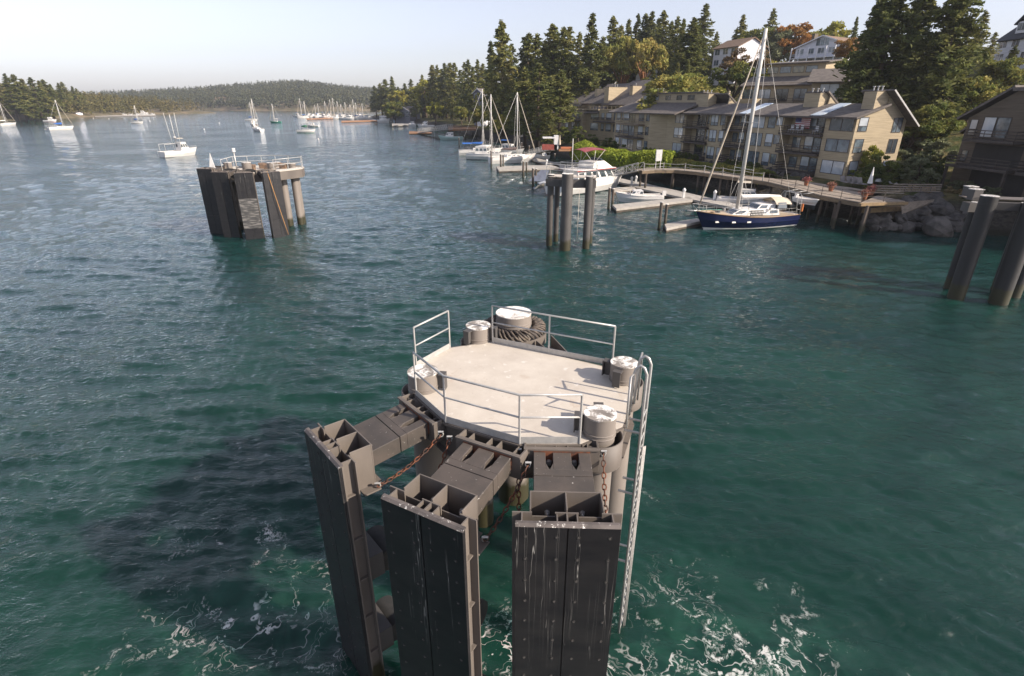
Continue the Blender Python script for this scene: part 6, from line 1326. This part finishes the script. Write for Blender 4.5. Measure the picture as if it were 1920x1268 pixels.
# shrubs
for i in range(60):
    px = R.uniform(1612, 1800); Y = R.uniform(66, 92); q = AY(px, 200, Y)
    if not free(q.x, Y, 1.0) or sdist(q.x, Y)[0] < 8: continue
    plant(R.choice(['s0', 's1', 's2']), q.x, Y, R.uniform(1.6, 4.2), None, R.uniform(.9, 1.3), 'shrub on the slope between the tan row and the dark block', 'shrubs on the shaded slope', 'shrub')
for i in range(42):
    px = R.uniform(880, 1155); Y = R.uniform(130, 235); q = AY(px, 240, Y); d = sdist(q.x, Y)[0]
    if not (1.5 < d < 14) or not free(q.x, Y, .5): continue
    plant(R.choice(['s0', 's1', 's1']), q.x, Y, R.uniform(3., 5.5), None, 1.25, 'dark green shrub on the bank below the terraced block', 'shrubs on the bank below the terraced block', 'shrub')
for (u0, u1, vv, h_) in ((36, 43, 4.0, 1.7), (27, 35, 3.4, 1.6), (13, 21, 2.6, 1.4)):
    for k in np.arange(u0, u1, 1.6):
        q = AR.P(k, vv, 0); plant('s0', q.x, q.y, h_, 3.0, 1.2, 'clipped shrub at the foot of the tan row', 'clipped shrubs along the tan row', 'shrub')
for px, py in ((1600, 335), (1618, 338), (1640, 332), (1655, 326), (1662, 338), (1672, 330)):
    q = G(px, py+8, 3.2); plant('s1', q.x, q.y, R.uniform(1.5, 2.4), 3.0, 1.2, 'dark shrub below the gable end of the tan row', 'shrubs below the gable end', 'shrub')
plant('y0', *G(1624, 338, 3.1)[:2], 4.6, 3.1, .8, 'small golden leaved tree in front of the gable end')
for px, py in ((1700, 352), (1716, 352), (1738, 354), (1785, 356), (1812, 362)):
    q = G(px, py+6, 2.9); plant('d0', q.x, q.y, 1.2, 2.7, 1.4, 'tuft of dry blond grass above the boulders', 'dry grass tufts above the boulders', 'grass')
for px, py in ((1790, 345), (1800, 348), (1812, 347), (1822, 352), (1850, 358), (1862, 360)):
    q = G(px, py+6, 3.2); plant('s2', q.x, q.y, 1.5, 2.8, 1.2, 'low green shrub above the boulders by the dark block', 'low shrubs above the boulders', 'shrub')
# the mounded hedge, its sunlit look put into the leaf colour
def hedge(name, pts, w, h, m, label, n=9000, size=.42):
    rt = thing(name, (*pts[0][:2], 3), label, 'hedge'); rng = np.random.default_rng(9); P = np.array([p[:2] for p in pts], float); Z = np.array([p[2] for p in pts])
    seg = np.cumsum([0]+[np.hypot(*(P[i+1]-P[i])) for i in range(len(P)-1)]); s = rng.uniform(0, seg[-1], n); cx = np.interp(s, seg, P[:, 0]); cy = np.interp(s, seg, P[:, 1]); cz = np.interp(s, seg, Z)
    tx = np.interp(s+.1, seg, P[:, 0])-cx; ty = np.interp(s+.1, seg, P[:, 1])-cy; l = np.hypot(tx, ty)+1e-9; nx, ny = -ty/l, tx/l
    a = rng.uniform(-.15, math.pi+.15, n); lump = 1+.22*(vnoise(s*1.0, a*2.5, 1.6, 4)-.5)+.25*(vnoise(s, a*0+1, 4.5, 6)-.5); r = rng.uniform(.9, 1.0, n)*lump
    C = np.stack([cx+nx*np.cos(a)*w*r, cy+ny*np.cos(a)*w*r, cz+np.sin(a)*h*r], 1); raw('leaves', leafquads(C, size, rng, .1, .7), m, rt)
    mb = MB(); rows = []
    for t_ in np.linspace(0, seg[-1], 30):
        x, y, z = np.interp(t_, seg, P[:, 0]), np.interp(t_, seg, P[:, 1]), np.interp(t_, seg, Z); tx = np.interp(t_+.1, seg, P[:, 0])-np.interp(t_-.1, seg, P[:, 0]); ty = np.interp(t_+.1, seg, P[:, 1])-np.interp(t_-.1, seg, P[:, 1]); l = math.hypot(tx, ty)+1e-9
        rows.append([(x-ty/l*math.cos(b)*w*.82, y+tx/l*math.cos(b)*w*.82, z+math.sin(b)*h*.82) for b in np.linspace(-.2, math.pi+.2, 9)])
    mb.grid(rows); mb.build('inner_branches', LS, rt); return rt
hp = [G(1092, 285, 2.6), G(1105, 296, 2.2), G(1135, 303, 2.3), G(1175, 308, 2.5), G(1215, 310, 2.6), G(1262, 312, 2.6)]
hedge('hedge', [(p.x, p.y, p.z-.4) for p in hp], 2.6, 2.6, LH, 'bright yellow green mounded hedge behind the maroon topped motor yacht', 26000)
hp = [G(1255, 310, 2.6), G(1300, 318, 2.6), G(1350, 322, 2.6), G(1400, 330, 2.6), G(1440, 337, 2.6)]
hedge('hedge', [(p.x, p.y, p.z-.2) for p in hp], 1.5, 1.3, LD, 'darker low green hedge along the foot of the tan row', 12000)
for i, (px, py, s_) in enumerate(((1108, 274, 2.2), (1142, 278, 2.0), (1162, 285, 1.8))):
    q = G(px, py, 3.0); plant('s1', q.x, q.y, s_*1.6, 2.6, 1.3, 'rounded shrub behind the bright hedge', 'rounded shrubs behind the bright hedge', 'shrub')
# ------------------------------------------------ far woods: one mass each, thousands of small trees
def forest(name, P, label, hh, m, dens=26, rad=.2, seed=1, size=1.0):
    rng = np.random.default_rng(seed); P = np.asarray(P); n = len(P); r_ = thing(name, (float(P[0, 0]), float(P[0, 1]), float(P[0, 2])), label, 'wood', None, 'stuff')
    h = rng.uniform(*hh, n); f = rng.uniform(0, 1, (n, dens))**.8; az = rng.uniform(0, 6.283, (n, dens)); sh = rng.uniform(.35, 1.0, (n, 1))
    rr = h[:, None]*rad*(1-f)**(.5+.5*sh)*rng.uniform(.7, 1.15, (n, dens))+.2; C = np.stack([P[:, 0, None]+np.cos(az)*rr, P[:, 1, None]+np.sin(az)*rr, P[:, 2, None]+h[:, None]*(.08+.92*f)], -1).reshape(-1, 3)
    sz = np.repeat(h/12*size, dens)*(1.15-.6*f.ravel())
    o = raw(name.replace('wood', 'crowns'), leafquads(C, sz, rng, .2, .75), m, r_); o['kind'] = 'stuff'; return r_
def leaffar(name, c, c2):
    m = mat(name, c, c2, .05, .85, lo=.35, hi=.65, spec=.1); t = m.node_tree; p = t.nodes['Principled BSDF']; old = p.inputs['Base Color'].links[0].from_socket
    g = nd(t, 'ShaderNodeNewGeometry').outputs['Position']; lk(t, mixc(t, mapr(t, noise(t, g, .35, 2, .5).outputs[0], .4, .6), old, tuple(k*.55 for k in c)), p.inputs['Base Color']); return m
rng = np.random.default_rng(3)
def scatter(n, fn, x0, x1, y0, y1, ok, sd):
    r = np.random.default_rng(sd); x = r.uniform(x0, x1, n); y = r.uniform(y0, y1, n); z = fn(x, y); k = ok(x, y, z); return np.stack([x, y, z], 1)[k]
d_ok = lambda x, y, z: (sdist(x, y, LSH)*-1 > np.where(y > 740, 10, 2)) & (y < 785) & (np.abs(z) > -9) & (-x/y < 1.1)
LP_ = scatter(9000, lh, -760, -370, 380, 800, d_ok, 2); forest('headland_wood', LP_[:2300], 'dense sunlit wood covering the left headland', (10, 17), leaffar('headland_foliage', (.105, .105, .038), (.19, .145, .055)), 60, .32, 4, 1.2)
FP_ = scatter(12000, fh, -1000, 0, 1000, 1500, lambda x, y, z: z > 1.6, 5)
forest('far_wood', FP_[:6500], 'hazy conifer wood covering the far hill across the bay', (12, 19), leaffar('far_foliage', (.075, .09, .05), (.13, .12, .06)), 24, .26, 6, 2.1)
for i, (px, py, Y) in enumerate(((8, 139, 440), (24, 140, 446), (40, 148, 450), (56, 146, 455), (72, 152, 462), (80, 150, 470), (108, 156, 490), (115, 154, 500), (134, 162, 520), (142, 166, 530), (93, 158, 480), (150, 172, 560))):
    Y += 60 if px > 90 else 15; x = AY(px, 200, Y).x; z0 = float(lh(x, Y)[0]) if np.size(lh(x, Y)) else 5; q = AY(px, py, Y); plant('c%d' % (i % 6), q.x, Y, max(8, q.z-z0), z0, 1.7, 'conifer standing out on the skyline of the left headland', 'skyline conifers on the headland')
for k_, p_ in PROTO.items():
    if k_ not in USED:
        for ch_ in KIDS[p_.name]: bpy.data.objects.remove(ch_)
        bpy.data.objects.remove(p_)
for o in []: pass
print('TREES', NT[0])

# ------------------------------------------------ air: thin haze round everything
hz = MB(); hz.bb(-1400, 700, -120, 1900, -4, 95); ho = hz.build('haze', MATS['ground']); ho['kind'] = 'stuff'; ho['label'] = 'thin pale haze over the bay'
hm_ = bpy.data.materials.new('haze'); hm_.use_nodes = True; t = hm_.node_tree; t.nodes.remove(t.nodes['Principled BSDF']); v_ = nd(t, 'ShaderNodeVolumePrincipled'); v_.inputs['Color'].default_value = (.85, .9, 1, 1); v_.inputs['Density'].default_value = .00017; v_.inputs['Anisotropy'].default_value = .3
lk(t, v_.outputs[0], [k for k in t.nodes if k.type == 'OUTPUT_MATERIAL'][0].inputs['Volume']); ho.data.materials[0] = hm_
